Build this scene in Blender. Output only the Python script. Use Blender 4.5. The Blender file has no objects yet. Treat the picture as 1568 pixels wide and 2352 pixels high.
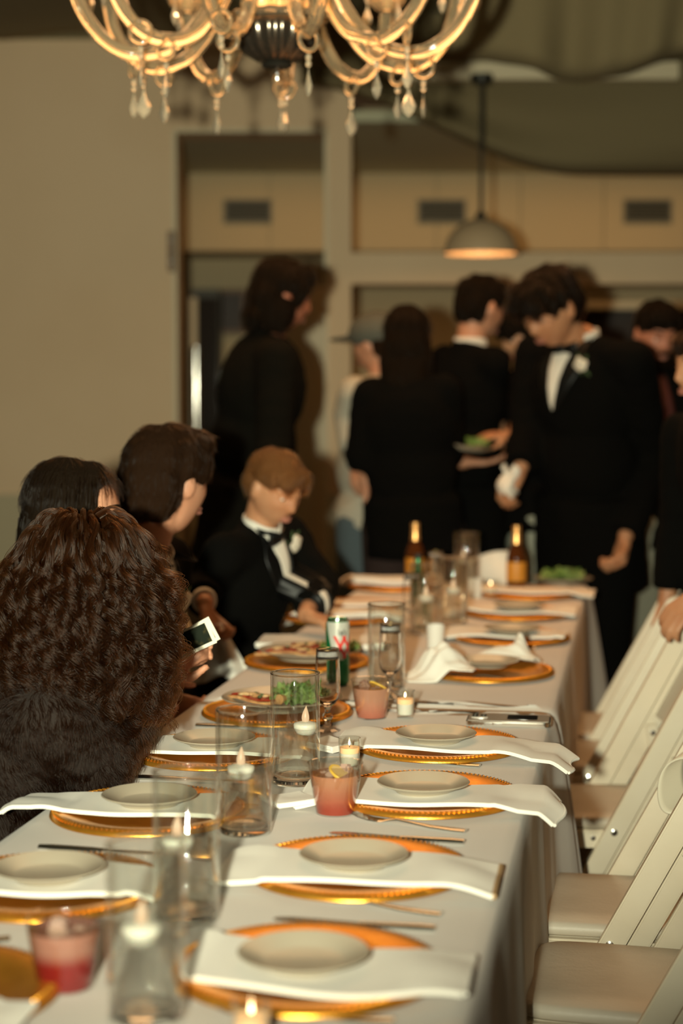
import bpy, bmesh, math, random
import numpy as np
from mathutils import Vector, Matrix, noise
from mathutils.bvhtree import BVHTree
random.seed(7); rng = np.random.default_rng(7)
SC = bpy.context.scene
COL = SC.collection

# ------------------------------------------------------------------ camera
F_PX, W_PX, H_PX, HORIZON, CAM_Z = 4000.0, 1568.0, 2352.0, 893.0, 1.45
PITCH = math.atan((H_PX / 2 - HORIZON) / F_PX)
cam_data = bpy.data.cameras.new('camera')
cam = bpy.data.objects.new('camera', cam_data); COL.objects.link(cam)
cam_data.sensor_fit = 'VERTICAL'; cam_data.sensor_height = 36.0
cam_data.lens = F_PX / H_PX * 36.0
cam.location = (0, 0, CAM_Z); cam.rotation_euler = (math.pi / 2 - PITCH, 0, 0)
cam_data.clip_start = 0.05
cam_data.dof.use_dof = True; cam_data.dof.focus_distance = 3.12; cam_data.dof.aperture_fstop = 2.2
SC.camera = cam

# ------------------------------------------------------------------ world, lights, exposure
SC.view_settings.view_transform = 'Standard'; SC.view_settings.look = 'None'
SC.view_settings.gamma = 1.0; SC.view_settings.use_curve_mapping = False
SC.view_settings.exposure = 0.0
SC.cycles.max_bounces = 10; SC.cycles.transmission_bounces = 10; SC.cycles.glossy_bounces = 4
SC.cycles.diffuse_bounces = 3; SC.cycles.transparent_max_bounces = 16
SC.cycles.sample_clamp_indirect = 4.0
SC.cycles.use_denoising = True
world = bpy.data.worlds.new('world'); SC.world = world; world.use_nodes = True
world.node_tree.nodes['Background'].inputs[0].default_value = (1.0, 0.56, 0.25, 1)
world.node_tree.nodes['Background'].inputs[1].default_value = 0.03

def lamp(name, kind, loc, energy, color, target=None, **kw):
    d = bpy.data.lights.new(name, kind); d.energy = energy; d.color = color
    for k, v in kw.items(): setattr(d, k, v)
    o = bpy.data.objects.new(name, d); COL.objects.link(o); o.location = loc
    if target is not None:
        o.rotation_euler = (Vector(target) - Vector(loc)).to_track_quat('-Z', 'Y').to_euler()
    return o
# the photographer's flash, held to the left of the lens
lamp('camera_flash', 'SPOT', (-0.21, -0.02, 1.47), 1000, (1.0, 1.0, 0.74), (-0.25, 9.0, 2.25),
     spot_size=math.radians(64), spot_blend=1.0, shadow_soft_size=0.035)
# warm house lights up under the draped ceiling
lamp('house_light', 'AREA', (0.3, 6.2, 3.2), 32, (1.0, 0.50, 0.20), (0.3, 5.4, 0), shape='RECTANGLE', size=3.0, size_y=1.0, spread=math.radians(130))
lamp('house_light', 'AREA', (0.2, 4.6, 3.25), 13, (1.0, 0.50, 0.20), (0.1, 3.6, 0), shape='RECTANGLE', size=2.0, size_y=1.0)
lamp('far_room_fill', 'AREA', (0.9, 11.2, 2.9), 14, (1.0, 0.55, 0.22), (0.9, 11.4, 0), shape='RECTANGLE', size=4.0, size_y=1.4)  # added fill that lifts the far room, no lamp seen there

# ------------------------------------------------------------------ pixel geometry
SP, CP = math.sin(PITCH), math.cos(PITCH)
def ray(px, py):
    a, b = (px - W_PX / 2) / F_PX, (H_PX / 2 - py) / F_PX
    return Vector((a, CP + b * SP, -SP + b * CP))
def on(px, py, h=0.76):
    d = ray(px, py); return Vector((0, 0, CAM_Z)) + d * ((h - CAM_Z) / d.z)
def at(px, py, Y):
    d = ray(px, py); return Vector((0, 0, CAM_Z)) + d * (Y / d.y)
YAW = math.atan((1473 - 784) / F_PX)                     # the long tables run away to the right
CY, SY = math.cos(YAW), math.sin(YAW)
TO = Vector((-0.122, 2.649, 0))
def TT(u, v, h=0.76): return Vector((TO.x + u * SY + v * CY, TO.y + u * CY - v * SY, h))
def UV(p):
    dx, dy = p.x - TO.x, p.y - TO.y
    return dx * SY + dy * CY, dx * CY - dy * SY
TOP = 0.76; HALF = 0.385

# ------------------------------------------------------------------ mesh collector
class MB:
    def __init__(s): s.v = []; s.f = []; s.m = []
    def add(s, V, F, mi=0):
        o = len(s.v); s.v.extend([tuple(p) for p in V]); s.f.extend([tuple(i + o for i in q) for q in F]); s.m.extend([mi] * len(F)); return s
    def box(s, c, d, R=None, mi=0):
        x, y, z = d[0] / 2, d[1] / 2, d[2] / 2
        V = [Vector((i, j, k)) for i in (-x, x) for j in (-y, y) for k in (-z, z)]
        if R is not None: V = [R @ p for p in V]
        c = Vector(c)
        return s.add([p + c for p in V], [(0, 1, 3, 2), (4, 6, 7, 5), (0, 4, 5, 1), (2, 3, 7, 6), (0, 2, 6, 4), (1, 5, 7, 3)], mi)
    def lathe(s, prof, n=32, c=(0, 0, 0), R=None, mi=0, wob=None):
        V, F = [], []; k = len(prof)
        for i in range(n):
            a = 2 * math.pi * i / n
            for j, (r, z) in enumerate(prof):
                rr = r * (wob(a, j) if wob else 1)
                p = Vector((rr * math.cos(a), rr * math.sin(a), z))
                V.append((R @ p if R is not None else p) + Vector(c))
        for i in range(n):
            i2 = (i + 1) % n
            for j in range(k - 1): F.append((i * k + j, i2 * k + j, i2 * k + j + 1, i * k + j + 1))
        if prof[0][0] > 1e-6: F.append(tuple(i * k for i in range(n - 1, -1, -1)))
        if prof[-1][0] > 1e-6: F.append(tuple(i * k + k - 1 for i in range(n)))
        return s.add(V, F, mi)
    def ring(s, prof, n=32, c=(0, 0, 0), R=None, mi=0):          # closed profile (a solid of revolution with a hole)
        V, F = [], []; k = len(prof)
        for i in range(n):
            a = 2 * math.pi * i / n
            for r, z in prof:
                p = Vector((r * math.cos(a), r * math.sin(a), z)); V.append((R @ p if R is not None else p) + Vector(c))
        for i in range(n):
            i2 = (i + 1) % n
            for j in range(k): F.append((i * k + j, i2 * k + j, i2 * k + (j + 1) % k, i * k + (j + 1) % k))
        return s.add(V, F, mi)
    def tube(s, pts, rad, n=10, cap=True, mi=0, flat=None, wob=None):
        pts = [Vector(p) for p in pts]; k = len(pts)
        if not hasattr(rad, '__len__'): rad = [rad] * k
        V, F = [], []
        t0 = (pts[1] - pts[0]).normalized()
        ref = Vector((0, 0, 1)) if abs(t0.z) < 0.9 else Vector((0, 1, 0))
        b = t0.cross(ref).normalized()
        for i in range(k):
            t = (pts[min(i + 1, k - 1)] - pts[max(i - 1, 0)]).normalized()
            b = (b - t * b.dot(t)).normalized(); c = t.cross(b)
            for j in range(n):
                a = 2 * math.pi * j / n
                w = wob(a, i) if wob else 1
                fl = 1 if flat is None else (flat[i] if hasattr(flat, '__len__') else flat)
                V.append(pts[i] + (b * math.cos(a) + c * math.sin(a) * fl) * rad[i] * w)
        for i in range(k - 1):
            for j in range(n):
                j2 = (j + 1) % n; F.append((i * n + j, i * n + j2, (i + 1) * n + j2, (i + 1) * n + j))
        if cap: F.append(tuple(range(n - 1, -1, -1))); F.append(tuple((k - 1) * n + j for j in range(n)))
        return s.add(V, F, mi)
    def cap(s, a, b, ra, rb, n=14):                               # tapered capsule
        a, b = Vector(a), Vector(b); d = b - a
        if d.length < 1e-5: return s.ell(a, (ra,) * 3)
        d.normalize(); P, R = [], []
        for t in (-1, -.85, -.5, 0): P.append(a + d * t * ra); R.append(ra * math.sqrt(max(0.004, 1 - t * t)))
        for t in (.33, .66): P.append(a.lerp(b, t)); R.append(ra + (rb - ra) * t)
        for t in (0, .5, .85, 1): P.append(b + d * t * rb); R.append(rb * math.sqrt(max(0.004, 1 - t * t)))
        return s.tube(P, R, n)
    def ell(s, c, r, R=None, n=16, m=10, mi=0):
        prof = [(math.sin(math.pi * j / m), -math.cos(math.pi * j / m)) for j in range(m + 1)]
        prof[0] = (1e-7, -1); prof[-1] = (1e-7, 1)
        V, F = [], []
        for i in range(n):
            a = 2 * math.pi * i / n
            for q, z in prof:
                p = Vector((q * math.cos(a) * r[0], q * math.sin(a) * r[1], z * r[2]))
                V.append((R @ p if R is not None else p) + Vector(c))
        k = m + 1
        for i in range(n):
            i2 = (i + 1) % n
            for j in range(m): F.append((i * k + j, i2 * k + j, i2 * k + j + 1, i * k + j + 1))
        return s.add(V, F, mi)
    def grid(s, fn, nu, nv, mi=0):
        V = [fn(i / nu, j / nv) for i in range(nu + 1) for j in range(nv + 1)]
        F = [(i * (nv + 1) + j, (i + 1) * (nv + 1) + j, (i + 1) * (nv + 1) + j + 1, i * (nv + 1) + j + 1) for i in range(nu) for j in range(nv)]
        return s.add(V, F, mi)
    def slab(s, fn, nu, nv, th, mi=0):                            # a grid with thickness, th downwards along its normal
        A = [[Vector(fn(i / nu, j / nv)) for j in range(nv + 1)] for i in range(nu + 1)]
        B = []
        for i in range(nu + 1):
            r = []
            for j in range(nv + 1):
                du = A[min(i + 1, nu)][j] - A[max(i - 1, 0)][j]; dv = A[i][min(j + 1, nv)] - A[i][max(j - 1, 0)]
                n = du.cross(dv); n = n.normalized() if n.length > 1e-12 else Vector((0, 0, 1))
                r.append(A[i][j] - n * th)
            B.append(r)
        k = nv + 1; n0 = (nu + 1) * k
        V = [p for r in A for p in r] + [p for r in B for p in r]; F = []
        for i in range(nu):
            for j in range(nv):
                q = (i * k + j, (i + 1) * k + j, (i + 1) * k + j + 1, i * k + j + 1)
                F.append(q); F.append(tuple(n0 + x for x in reversed(q)))
        for i in range(nu):
            F.append((i * k, n0 + i * k, n0 + (i + 1) * k, (i + 1) * k)); a = i * k + nv; F.append((a, a + k, n0 + a + k, n0 + a))
        for j in range(nv):
            F.append((j, j + 1, n0 + j + 1, n0 + j)); a = nu * k + j; F.append((a, n0 + a, n0 + a + 1, a + 1))
        return s.add(V, F, mi)
    def poly(s, pts, th, axis=Vector((0, 0, 1)), mi=0):           # an outline extruded by th along axis
        pts = [Vector(p) for p in pts]; n = len(pts); q = [p + axis * th for p in pts]
        F = [tuple(range(n - 1, -1, -1)), tuple(range(n, 2 * n))] + [(i, (i + 1) % n, n + (i + 1) % n, n + i) for i in range(n)]
        return s.add(pts + q, F, mi)
    def mesh(s, name, origin=None):
        me = bpy.data.meshes.new(name)
        v = s.v if origin is None else [(a - origin[0], b - origin[1], c - origin[2]) for a, b, c in s.v]
        me.from_pydata(v, [], s.f); me.update(); return me

def finish(me, mats, smooth=True, angle=40, mi=None):
    for m in (mats if isinstance(mats, (list, tuple)) else [mats]): me.materials.append(m)
    if mi: me.polygons.foreach_set('material_index', mi)
    me.polygons.foreach_set('use_smooth', [smooth] * len(me.polygons))
    if smooth and angle < 180: me.set_sharp_from_angle(angle=math.radians(angle))
    me.update()
def tag(o, label=None, cat=None, group=None, kind=None):
    if label: o['label'] = label
    if cat: o['category'] = cat
    if group: o['group'] = group
    if kind: o['kind'] = kind
    return o
def obj(name, mb, mats, parent=None, smooth=True, angle=40, bevel=0, origin=None):
    me = mb if isinstance(mb, bpy.types.Mesh) else mb.mesh(name, origin)
    if bevel:
        bm = bmesh.new(); bm.from_mesh(me)
        es = [e for e in bm.edges if len(e.link_faces) == 2 and e.calc_face_angle(0) > 0.6]
        bmesh.ops.bevel(bm, geom=es, offset=bevel, segments=2, affect='EDGES', clamp_overlap=True)
        bm.to_mesh(me); bm.free()
        finish(me, mats, smooth, angle)
    else: finish(me, mats, smooth, angle, mb.m if isinstance(mb, MB) and any(mb.m) else None)
    if not isinstance(mb, bpy.types.Mesh): fix_normals(me)
    o = bpy.data.objects.new(name, me); COL.objects.link(o)
    if parent is not None: o.parent = parent
    return o
def fix_normals(me):
    bm = bmesh.new(); bm.from_mesh(me); bmesh.ops.recalc_face_normals(bm, faces=bm.faces); bm.to_mesh(me); bm.free(); me.update()
def thing(name, label, cat, loc=(0, 0, 0), rz=0, group=None):
    o = bpy.data.objects.new(name, None); COL.objects.link(o)
    o.location = loc; o.rotation_euler = (0, 0, rz); o.empty_display_size = 0.05
    return tag(o, label, cat, group)
def dup(root, loc=None, rz=None, label=None):
    r = root.copy(); COL.objects.link(r)
    if loc is not None: r.location = loc
    if rz is not None: r.rotation_euler = (0, 0, rz)
    if label: r['label'] = label
    for ch in list(root.children):
        c = ch.copy(); COL.objects.link(c); c.parent = r
        for g in list(ch.children):
            d = g.copy(); COL.objects.link(d); d.parent = c
    return r
def fuse(mb, voxel, smooth=2, noise_fn=None, name='body', origin=None):   # one continuous skin out of overlapping volumes
    me = mb.mesh('tmp'); o = bpy.data.objects.new('tmp', me); COL.objects.link(o)
    r = o.modifiers.new('r', 'REMESH'); r.mode = 'VOXEL'; r.voxel_size = voxel
    if smooth: q = o.modifiers.new('s', 'SMOOTH'); q.factor = 0.5; q.iterations = smooth
    dg = bpy.context.evaluated_depsgraph_get(); ev = o.evaluated_get(dg)
    out = bpy.data.meshes.new_from_object(ev)
    bpy.data.objects.remove(o); bpy.data.meshes.remove(me)
    out.name = name
    n = len(out.vertices); co = np.empty(n * 3); out.vertices.foreach_get('co', co); co = co.reshape(-1, 3)
    if noise_fn is not None:
        nr = np.empty(n * 3); out.vertices.foreach_get('normal', nr); nr = nr.reshape(-1, 3)
        co = noise_fn(co, nr)
    world_co = co.copy()
    if origin is not None: co = co - np.array(origin)
    out.vertices.foreach_set('co', co.ravel()); out.update()
    return out, world_co
def bvh_of(me, origin=(0, 0, 0)):
    O = Vector(origin)
    return BVHTree.FromPolygons([v.co + O for v in me.vertices], [tuple(p.vertices) for p in me.polygons])

# ------------------------------------------------------------------ materials
def mat(name, col, rough=0.5, metal=0, trans=0, ior=1.45, emit=None, es=0, bump=None, var=None, spec=0.5, sheen=0, coat=0, sss=0, alpha=1, aniso=None):
    m = bpy.data.materials.new(name); m.use_nodes = True
    nt = m.node_tree; b = nt.nodes['Principled BSDF']; I = b.inputs
    I['Base Color'].default_value = (*col, 1); I['Roughness'].default_value = rough; I['Metallic'].default_value = metal
    I['Transmission Weight'].default_value = trans; I['IOR'].default_value = ior; I['Specular IOR Level'].default_value = spec
    I['Sheen Weight'].default_value = sheen; I['Coat Weight'].default_value = coat; I['Alpha'].default_value = alpha
    if sss:
        I['Subsurface Weight'].default_value = sss; I['Subsurface Radius'].default_value = (1, .35, .15); I['Subsurface Scale'].default_value = 0.008
    if emit: I['Emission Color'].default_value = (*emit, 1); I['Emission Strength'].default_value = es
    tc = nt.nodes.new('ShaderNodeTexCoord')
    def noise_node(scale, detail=4, vec=None):
        n = nt.nodes.new('ShaderNodeTexNoise'); n.inputs['Scale'].default_value = scale; n.inputs['Detail'].default_value = detail
        nt.links.new(vec or tc.outputs['Object'], n.inputs['Vector']); return n
    vec = None
    if aniso:
        mp = nt.nodes.new('ShaderNodeMapping'); mp.inputs['Scale'].default_value = aniso
        nt.links.new(tc.outputs['Object'], mp.inputs['Vector']); vec = mp.outputs['Vector']
    if var:
        n = noise_node(var[0], 5, vec); r = nt.nodes.new('ShaderNodeMix'); r.data_type = 'RGBA'
        r.inputs[6].default_value = (*col, 1); r.inputs[7].default_value = (*var[1], 1)
        cr = nt.nodes.new('ShaderNodeMapRange'); cr.inputs[1].default_value = var[2] if len(var) > 2 else .35; cr.inputs[2].default_value = var[3] if len(var) > 3 else .65
        nt.links.new(n.outputs[0], cr.inputs[0]); nt.links.new(cr.outputs[0], r.inputs[0]); nt.links.new(r.outputs[2], I['Base Color'])
    if bump:
        n = noise_node(bump[0], bump[2] if len(bump) > 2 else 4, vec); bn = nt.nodes.new('ShaderNodeBump')
        bn.inputs['Strength'].default_value = 1; bn.inputs['Distance'].default_value = bump[1]
        nt.links.new(n.outputs[0], bn.inputs['Height']); nt.links.new(bn.outputs[0], I['Normal'])
    return m
def hair_mat(name, col, rough=.3, rr=.4):
    m = bpy.data.materials.new(name); m.use_nodes = True; nt = m.node_tree
    nt.nodes.remove(nt.nodes['Principled BSDF'])
    h = nt.nodes.new('ShaderNodeBsdfHairPrincipled'); h.parametrization = 'COLOR'
    h.inputs['Color'].default_value = (*col, 1); h.inputs['Roughness'].default_value = rough; h.inputs['Radial Roughness'].default_value = rr
    h.inputs['Random Roughness'].default_value = .3; h.inputs['IOR'].default_value = 1.30
    nt.links.new(h.outputs[0], nt.nodes['Material Output'].inputs[0]); return m
M = {}
M['wall'] = mat('wall_paint', (.79, .58, .375), .7, bump=(90, .0006), var=(1.3, (.75, .54, .34)))
M['wall_low'] = mat('wainscot_paint', (.50, .42, .27), .6, bump=(90, .0005))
M['trim'] = mat('trim_paint', (.70, .59, .40), .5, bump=(40, .0004))
M['wood'] = mat('wood', (.20, .10, .045), .5, var=(6, (.12, .06, .03)), aniso=(1, 1, 8))
M['far_wall'] = mat('far_wall_paint', (.58, .47, .29), .75, bump=(60, .0006))
M['ceiling'] = mat('ceiling_cloth', (.30, .29, .19), .9, bump=(40, .001))
M['far_ceiling'] = mat('far_ceiling', (.62, .60, .42), .9)
M['drape'] = mat('drape_cloth', (.20, .155, .08), .9, bump=(120, .0006))
M['floor'] = mat('floor', (.085, .075, .06), .55, var=(3, (.05, .045, .035)), bump=(30, .001))
M['vent'] = mat('vent_grille', (.16, .16, .13), .5)
M['cloth'] = mat('tablecloth', (.60, .545, .49), .85, sheen=.15, bump=(700, .00012, 2), var=(5, (.57, .51, .455)))
M['napkin'] = mat('napkin_linen', (.78, .74, .665), .85, sheen=.1, bump=(500, .0002, 2))
M['brown_hem'] = mat('hem', (.40, .25, .12), .8)
M['china'] = mat('china', (.42, .36, .275), .26, spec=.5)
M['gold'] = mat('gold_charger', (.78, .35, .042), .33, metal=.8, bump=(260, .0002, 2), var=(30, (.70, .29, .03)))
M['steel'] = mat('steel', (.66, .67, .66), .2, metal=1)
M['brass'] = mat('brass', (.35, .24, .10), .25, metal=1)
def thin_glass(name, tint=(1, 1, 1), gloss=1.0):              # thin clear wall: lets light straight through, mirrors at grazing angles
    m = bpy.data.materials.new(name); m.use_nodes = True; nt = m.node_tree; nt.nodes.remove(nt.nodes['Principled BSDF'])
    t = nt.nodes.new('ShaderNodeBsdfTransparent'); t.inputs[0].default_value = (*tint, 1)
    g = nt.nodes.new('ShaderNodeBsdfGlossy'); g.inputs['Roughness'].default_value = .015; g.inputs[0].default_value = (gloss, gloss, gloss, 1)
    f = nt.nodes.new('ShaderNodeLayerWeight'); f.inputs[0].default_value = .5; x = nt.nodes.new('ShaderNodeMixShader')
    p = nt.nodes.new('ShaderNodeMath'); p.operation = 'POWER'; p.inputs[1].default_value = 3.2; nt.links.new(f.outputs['Facing'], p.inputs[0])
    q = nt.nodes.new('ShaderNodeMath'); q.operation = 'MULTIPLY_ADD'; q.inputs[1].default_value = .80; q.inputs[2].default_value = .075; nt.links.new(p.outputs[0], q.inputs[0])
    nt.links.new(q.outputs[0], x.inputs[0]); nt.links.new(t.outputs[0], x.inputs[1]); nt.links.new(g.outputs[0], x.inputs[2])
    nt.links.new(x.outputs[0], nt.nodes['Material Output'].inputs[0]); return m
M['glass'] = thin_glass('glass', (.975, .985, .975))
def water_mat(name):
    m = bpy.data.materials.new(name); m.use_nodes = True; nt = m.node_tree; nt.nodes.remove(nt.nodes['Principled BSDF'])
    t = nt.nodes.new('ShaderNodeBsdfTransparent'); g = nt.nodes.new('ShaderNodeBsdfGlass'); g.inputs['IOR'].default_value = 1.33; g.inputs['Roughness'].default_value = 0
    x = nt.nodes.new('ShaderNodeMixShader'); x.inputs[0].default_value = .36
    nt.links.new(t.outputs[0], x.inputs[1]); nt.links.new(g.outputs[0], x.inputs[2]); nt.links.new(x.outputs[0], nt.nodes['Material Output'].inputs[0]); return m
M['water'] = water_mat('water')
M['plastic_cup'] = thin_glass('clear_plastic', (.96, .95, .93), .9)
M['wax'] = mat('wax', (.70, .66, .58), .4, sss=.3)
M['flame'] = mat('flame_bulb', (.12, .08, .05), .4, emit=(1, .66, .36), es=.85)
M['fire'] = mat('wick_flame', (1, .8, .5), .4, emit=(1, .70, .35), es=12)
M['warmwax'] = mat('lit_wax', (.9, .6, .35), .4, emit=(1, .45, .15), es=.28)  # flame light inside the wax, put in as a faint glow of its own
M['chair'] = mat('chair_paint', (.75, .665, .525), .34, bump=(60, .0004), var=(9, (.71, .62, .48)))
M['pad'] = mat('chair_pad', (.62, .55, .45), .45, bump=(80, .0006), var=(7, (.55, .48, .385)))
M['black'] = mat('black_wool', (.0028, .0026, .0022), .95, bump=(500, .0003), spec=.08)
M['satin'] = mat('black_satin', (.004, .004, .004), .4, spec=.25)
M['shirt'] = mat('white_shirt', (.78, .74, .66), .8, bump=(300, .0002))
M['skin'] = mat('skin', (.55, .27, .165), .5, sss=.12, bump=(220, .0003), var=(14, (.50, .225, .13)))
M['skin_tan'] = mat('skin_tan', (.52, .26, .14), .5, sss=.12, bump=(220, .0003), var=(14, (.46, .20, .10)))
M['skin_red'] = mat('skin_flush', (.50, .20, .12), .5, sss=.12, var=(14, (.42, .15, .085)))
M['lips'] = mat('lips', (.42, .17, .12), .45)
M['eye'] = mat('eye_white', (.7, .66, .6), .15)
M['iris'] = mat('iris', (.03, .018, .01), .1)
M['dark_hair'] = mat('hair_dark', (.008, .0045, .0022), .8, bump=(140, .004), aniso=(1, 1, .25), spec=.06)
M['brown_hair'] = mat('hair_brown', (.016, .007, .003), .8, bump=(140, .004), aniso=(1, 1, .25), spec=.06)
M['blond_hair'] = mat('hair_blond', (.13, .055, .018), .7, bump=(140, .004), aniso=(1, 1, .3), spec=.15)
M['h_dark'] = hair_mat('strands_dark', (.010, .0048, .0022), .32)
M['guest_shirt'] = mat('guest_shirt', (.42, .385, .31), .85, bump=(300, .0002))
M['h_brown'] = hair_mat('strands_brown', (.012, .006, .003))
M['h_curly'] = hair_mat('strands_curly', (.027, .0100, .0035), .30)
M['h_blond'] = hair_mat('strands_blond', (.13, .05, .016))
M['h_fur'] = hair_mat('strands_fur', (.014, .0052, .002), .40)
M['fur_base'] = mat('fur_base', (.010, .005, .003), .9)
M['jeans'] = mat('blue_denim', (.07, .095, .11), .9, bump=(300, .0004))
M['pale_jeans'] = mat('pale_denim', (.30, .31, .25), .9, bump=(300, .0004))
M['grey_pants'] = mat('grey_trousers', (.20, .20, .155), .9, bump=(300, .0004))
M['maroon'] = mat('dark_maroon', (.022, .010, .008), .9)
M['olive'] = mat('dark_brown_wool', (.005, .0045, .0032), .95, spec=.08)
M['leaf'] = mat('lettuce', (.10, .24, .04), .5, var=(25, (.34, .44, .15)), bump=(60, .002))
M['crust'] = mat('pizza_crust', (.60, .34, .13), .7, var=(40, (.30, .12, .04)), bump=(90, .002))
M['sauce'] = mat('tomato_sauce', (.34, .035, .012), .35, var=(60, (.22, .02, .01)), bump=(120, .002))
M['cheese'] = mat('melted_cheese', (.72, .52, .27), .4, var=(50, (.42, .20, .07)), bump=(80, .002))
M['pink'] = mat('pink_drink', (.50, .19, .105), .12, trans=.4, ior=1.34)
M['red_drink'] = mat('red_drink', (.34, .035, .03), .12, trans=.35, ior=1.34)
M['drink_low'] = mat('deep_red_drink', (.40, .07, .04), .12, trans=.35, ior=1.34)
M['ice'] = mat('ice', (.62, .42, .34), .1, trans=.55, ior=1.31)
M['pale_drink'] = mat('pale_drink', (.55, .27, .19), .12, trans=.4, ior=1.34)
M['clear_glass'] = mat('clear_glass', (1, 1, 1), 0, trans=1, ior=1.45)
M['crystal'] = mat('crystal', (1, .86, .66), 0.03, trans=.72, ior=1.52)
M['lemon'] = mat('lemon', (.80, .50, .06), .4, bump=(100, .001))
M['lemon_in'] = mat('lemon_flesh', (.78, .55, .22), .4)
M['can_green'] = mat('can_green', (.008, .16, .05), .25, metal=.3)
M['can_white'] = mat('can_white', (.62, .62, .55), .25, metal=.3)
M['red'] = mat('red_print', (.62, .03, .02), .4)
M['ink'] = mat('ink', (.02, .02, .02), .5)
M['amber'] = mat('amber_glass', (.10, .03, .008), .06, trans=.25, spec=.6)
M['label'] = mat('orange_label', (.62, .26, .03), .45)
M['foil'] = mat('gold_foil', (.85, .45, .16), .3, metal=.7)
M['phone_case'] = mat('clear_case', (.48, .43, .37), .2, coat=.4)
M['phone_black'] = mat('phone_glass', (.02, .02, .02), .08)
M['photo'] = mat('photo_print', (.012, .016, .010), .5, spec=.12, var=(28, (.10, .075, .025), .52, .72))
M['card'] = mat('photo_border', (.78, .72, .58), .5)
M['petal'] = mat('petals', (.78, .70, .58), .7, sss=.1)
M['stem'] = mat('sprig', (.05, .09, .03), .7)
M['sash'] = mat('sash_satin', (.70, .64, .50), .4, sheen=.2)
M['silver_bowl'] = mat('mercury_glass', (.16, .13, .10), .18, metal=.85, spec=.6)
M['amber_clear'] = mat('chandelier_glass', (1.0, .84, .60), .06, trans=.90, ior=1.45)
M['bulb'] = mat('bulb', (1, .8, .5), .4, emit=(1, .62, .30), es=20)
M['dome'] = mat('dome_enamel', (.52, .37, .225), .5)
M['dome_in'] = mat('dome_lining', (.7, .5, .3), .6)
M['dark_metal'] = mat('dark_metal', (.03, .028, .022), .45, metal=.4)
M['white_cup'] = mat('white_cup', (.78, .76, .70), .25)
M['pattern_silver'] = mat('silver_band', (.55, .53, .50), .2, metal=1, bump=(900, .002, 2))
M['chrome'] = mat('chrome', (.75, .72, .66), .12, metal=1)
M['dark_wood'] = mat('dark_wood', (.035, .015, .008), .5, var=(5, (.02, .009, .005)))
M['cap'] = mat('grey_cap', (.10, .10, .08), .9)
M['tie_red'] = mat('dark_red_tie', (.05, .008, .006), .7)

def layered(name, lo, hi, z0, z1):                             # a drink whose colour changes with height in the cup
    m = mat(name, hi, .10, trans=.42, ior=1.34); nt = m.node_tree; b = nt.nodes['Principled BSDF']
    tc = nt.nodes.new('ShaderNodeTexCoord'); sx = nt.nodes.new('ShaderNodeSeparateXYZ'); mr = nt.nodes.new('ShaderNodeMapRange'); mx = nt.nodes.new('ShaderNodeMix'); mx.data_type = 'RGBA'
    mr.inputs[1].default_value = z0; mr.inputs[2].default_value = z1; mx.inputs[6].default_value = (*lo, 1); mx.inputs[7].default_value = (*hi, 1)
    nt.links.new(tc.outputs['Object'], sx.inputs[0]); nt.links.new(sx.outputs[2], mr.inputs[0]); nt.links.new(mr.outputs[0], mx.inputs[0]); nt.links.new(mx.outputs[2], b.inputs['Base Color'])
    return m
M['drink_rose'] = layered('rose_drink', (.43, .06, .03), (.56, .25, .14), .012, .055)
M['drink_pale'] = layered('pale_rose_drink', (.62, .20, .13), (.66, .34, .23), .005, .045)
M['drink_dark'] = layered('dark_rose_drink', (.30, .018, .018), (.50, .24, .18), .034, .050)
# ------------------------------------------------------------------ the room
WY = 9.6                                                   # front face of the wall at the end of the hall
def X(px, Y=WY): return (px - 784) / F_PX * Y
def Z(py, Y=WY): return at(784, py, Y).z
CEIL = 3.34
def struct(name, mb, m, **kw):
    parent = kw.pop('parent', None)
    o = obj(name, mb, m, parent, **kw)
    if parent is None: o['kind'] = 'structure'
    return o
struct('floor', MB().box((0.4, 5.5, -0.05), (13, 17, 0.1)), M['floor'], smooth=False)
struct('ceiling', MB().box((0.4, 3.8, CEIL + 0.03), (13, 11.6, 0.06)), M['ceiling'], smooth=False)
b = MB(); T = 0.30; yc = WY + T / 2
xl, xp0, xp1, xr = X(410), X(745), X(806), 5.2
zd, zb1, zb0, zh = Z(304), Z(580), Z(652), 0.93
b.box(((xl - 6) / 2, yc, CEIL / 2), (xl + 6, T, CEIL))
b.box(((xl + xp0) / 2, yc, (zd + CEIL) / 2), (xp0 - xl, T, CEIL - zd))
b.box(((xp0 + xp1) / 2, yc, CEIL / 2), (xp1 - xp0, T, CEIL))
b.box(((xp1 + xr) / 2, yc, (zb0 + zb1) / 2), (xr - xp1, T, zb1 - zb0))
b.box(((xp1 + xr) / 2, yc, zh / 2), (xr - xp1, T, zh))
struct('wall_back', b, M['wall'], smooth=False)
b = MB(); zw = Z(1135)
b.box(((xl - 6) / 2, WY - .006, zw / 2), (xl + 6, .012, zw)); b.box(((xp0 + xr) / 2, WY - .006, zw / 2), (xr - xp0, .012, zw))
struct('trim_1', b, M['wall_low'], smooth=False)
struct('trim_2', MB().box(((xp1 + xr) / 2, WY + .1, zh + .02), (xr - xp1, .5, .04)), M['trim'], bevel=.006)
b = MB()
b.box((xl - .012, WY - .008, zd / 2), (.024, .016, zd)); b.box((xp0 + .01, WY - .008, zd / 2), (.02, .016, zd)); b.box(((xl + xp0) / 2, WY - .008, zd + .008), (xp0 - xl + .03, .016, .02))
struct('trim_3', b, M['trim'], smooth=False)
t = thing('hinge_block', 'brown wooden hinge block on the left side of the doorway', 'hinge', (X(398), WY - .03, Z(625)))
obj('block', MB().box((0, 0, .11), (.036, .045, .22)), M['wood'], t, bevel=.004)
for k in range(2): obj('screw', MB().lathe([(0.0001, 0), (.006, 0), (.005, .003), (.0001, .003)], 10, (0, -.0225, .05 + .12 * k), Matrix.Rotation(math.pi / 2, 3, 'X')), M['steel'], t)
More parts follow.
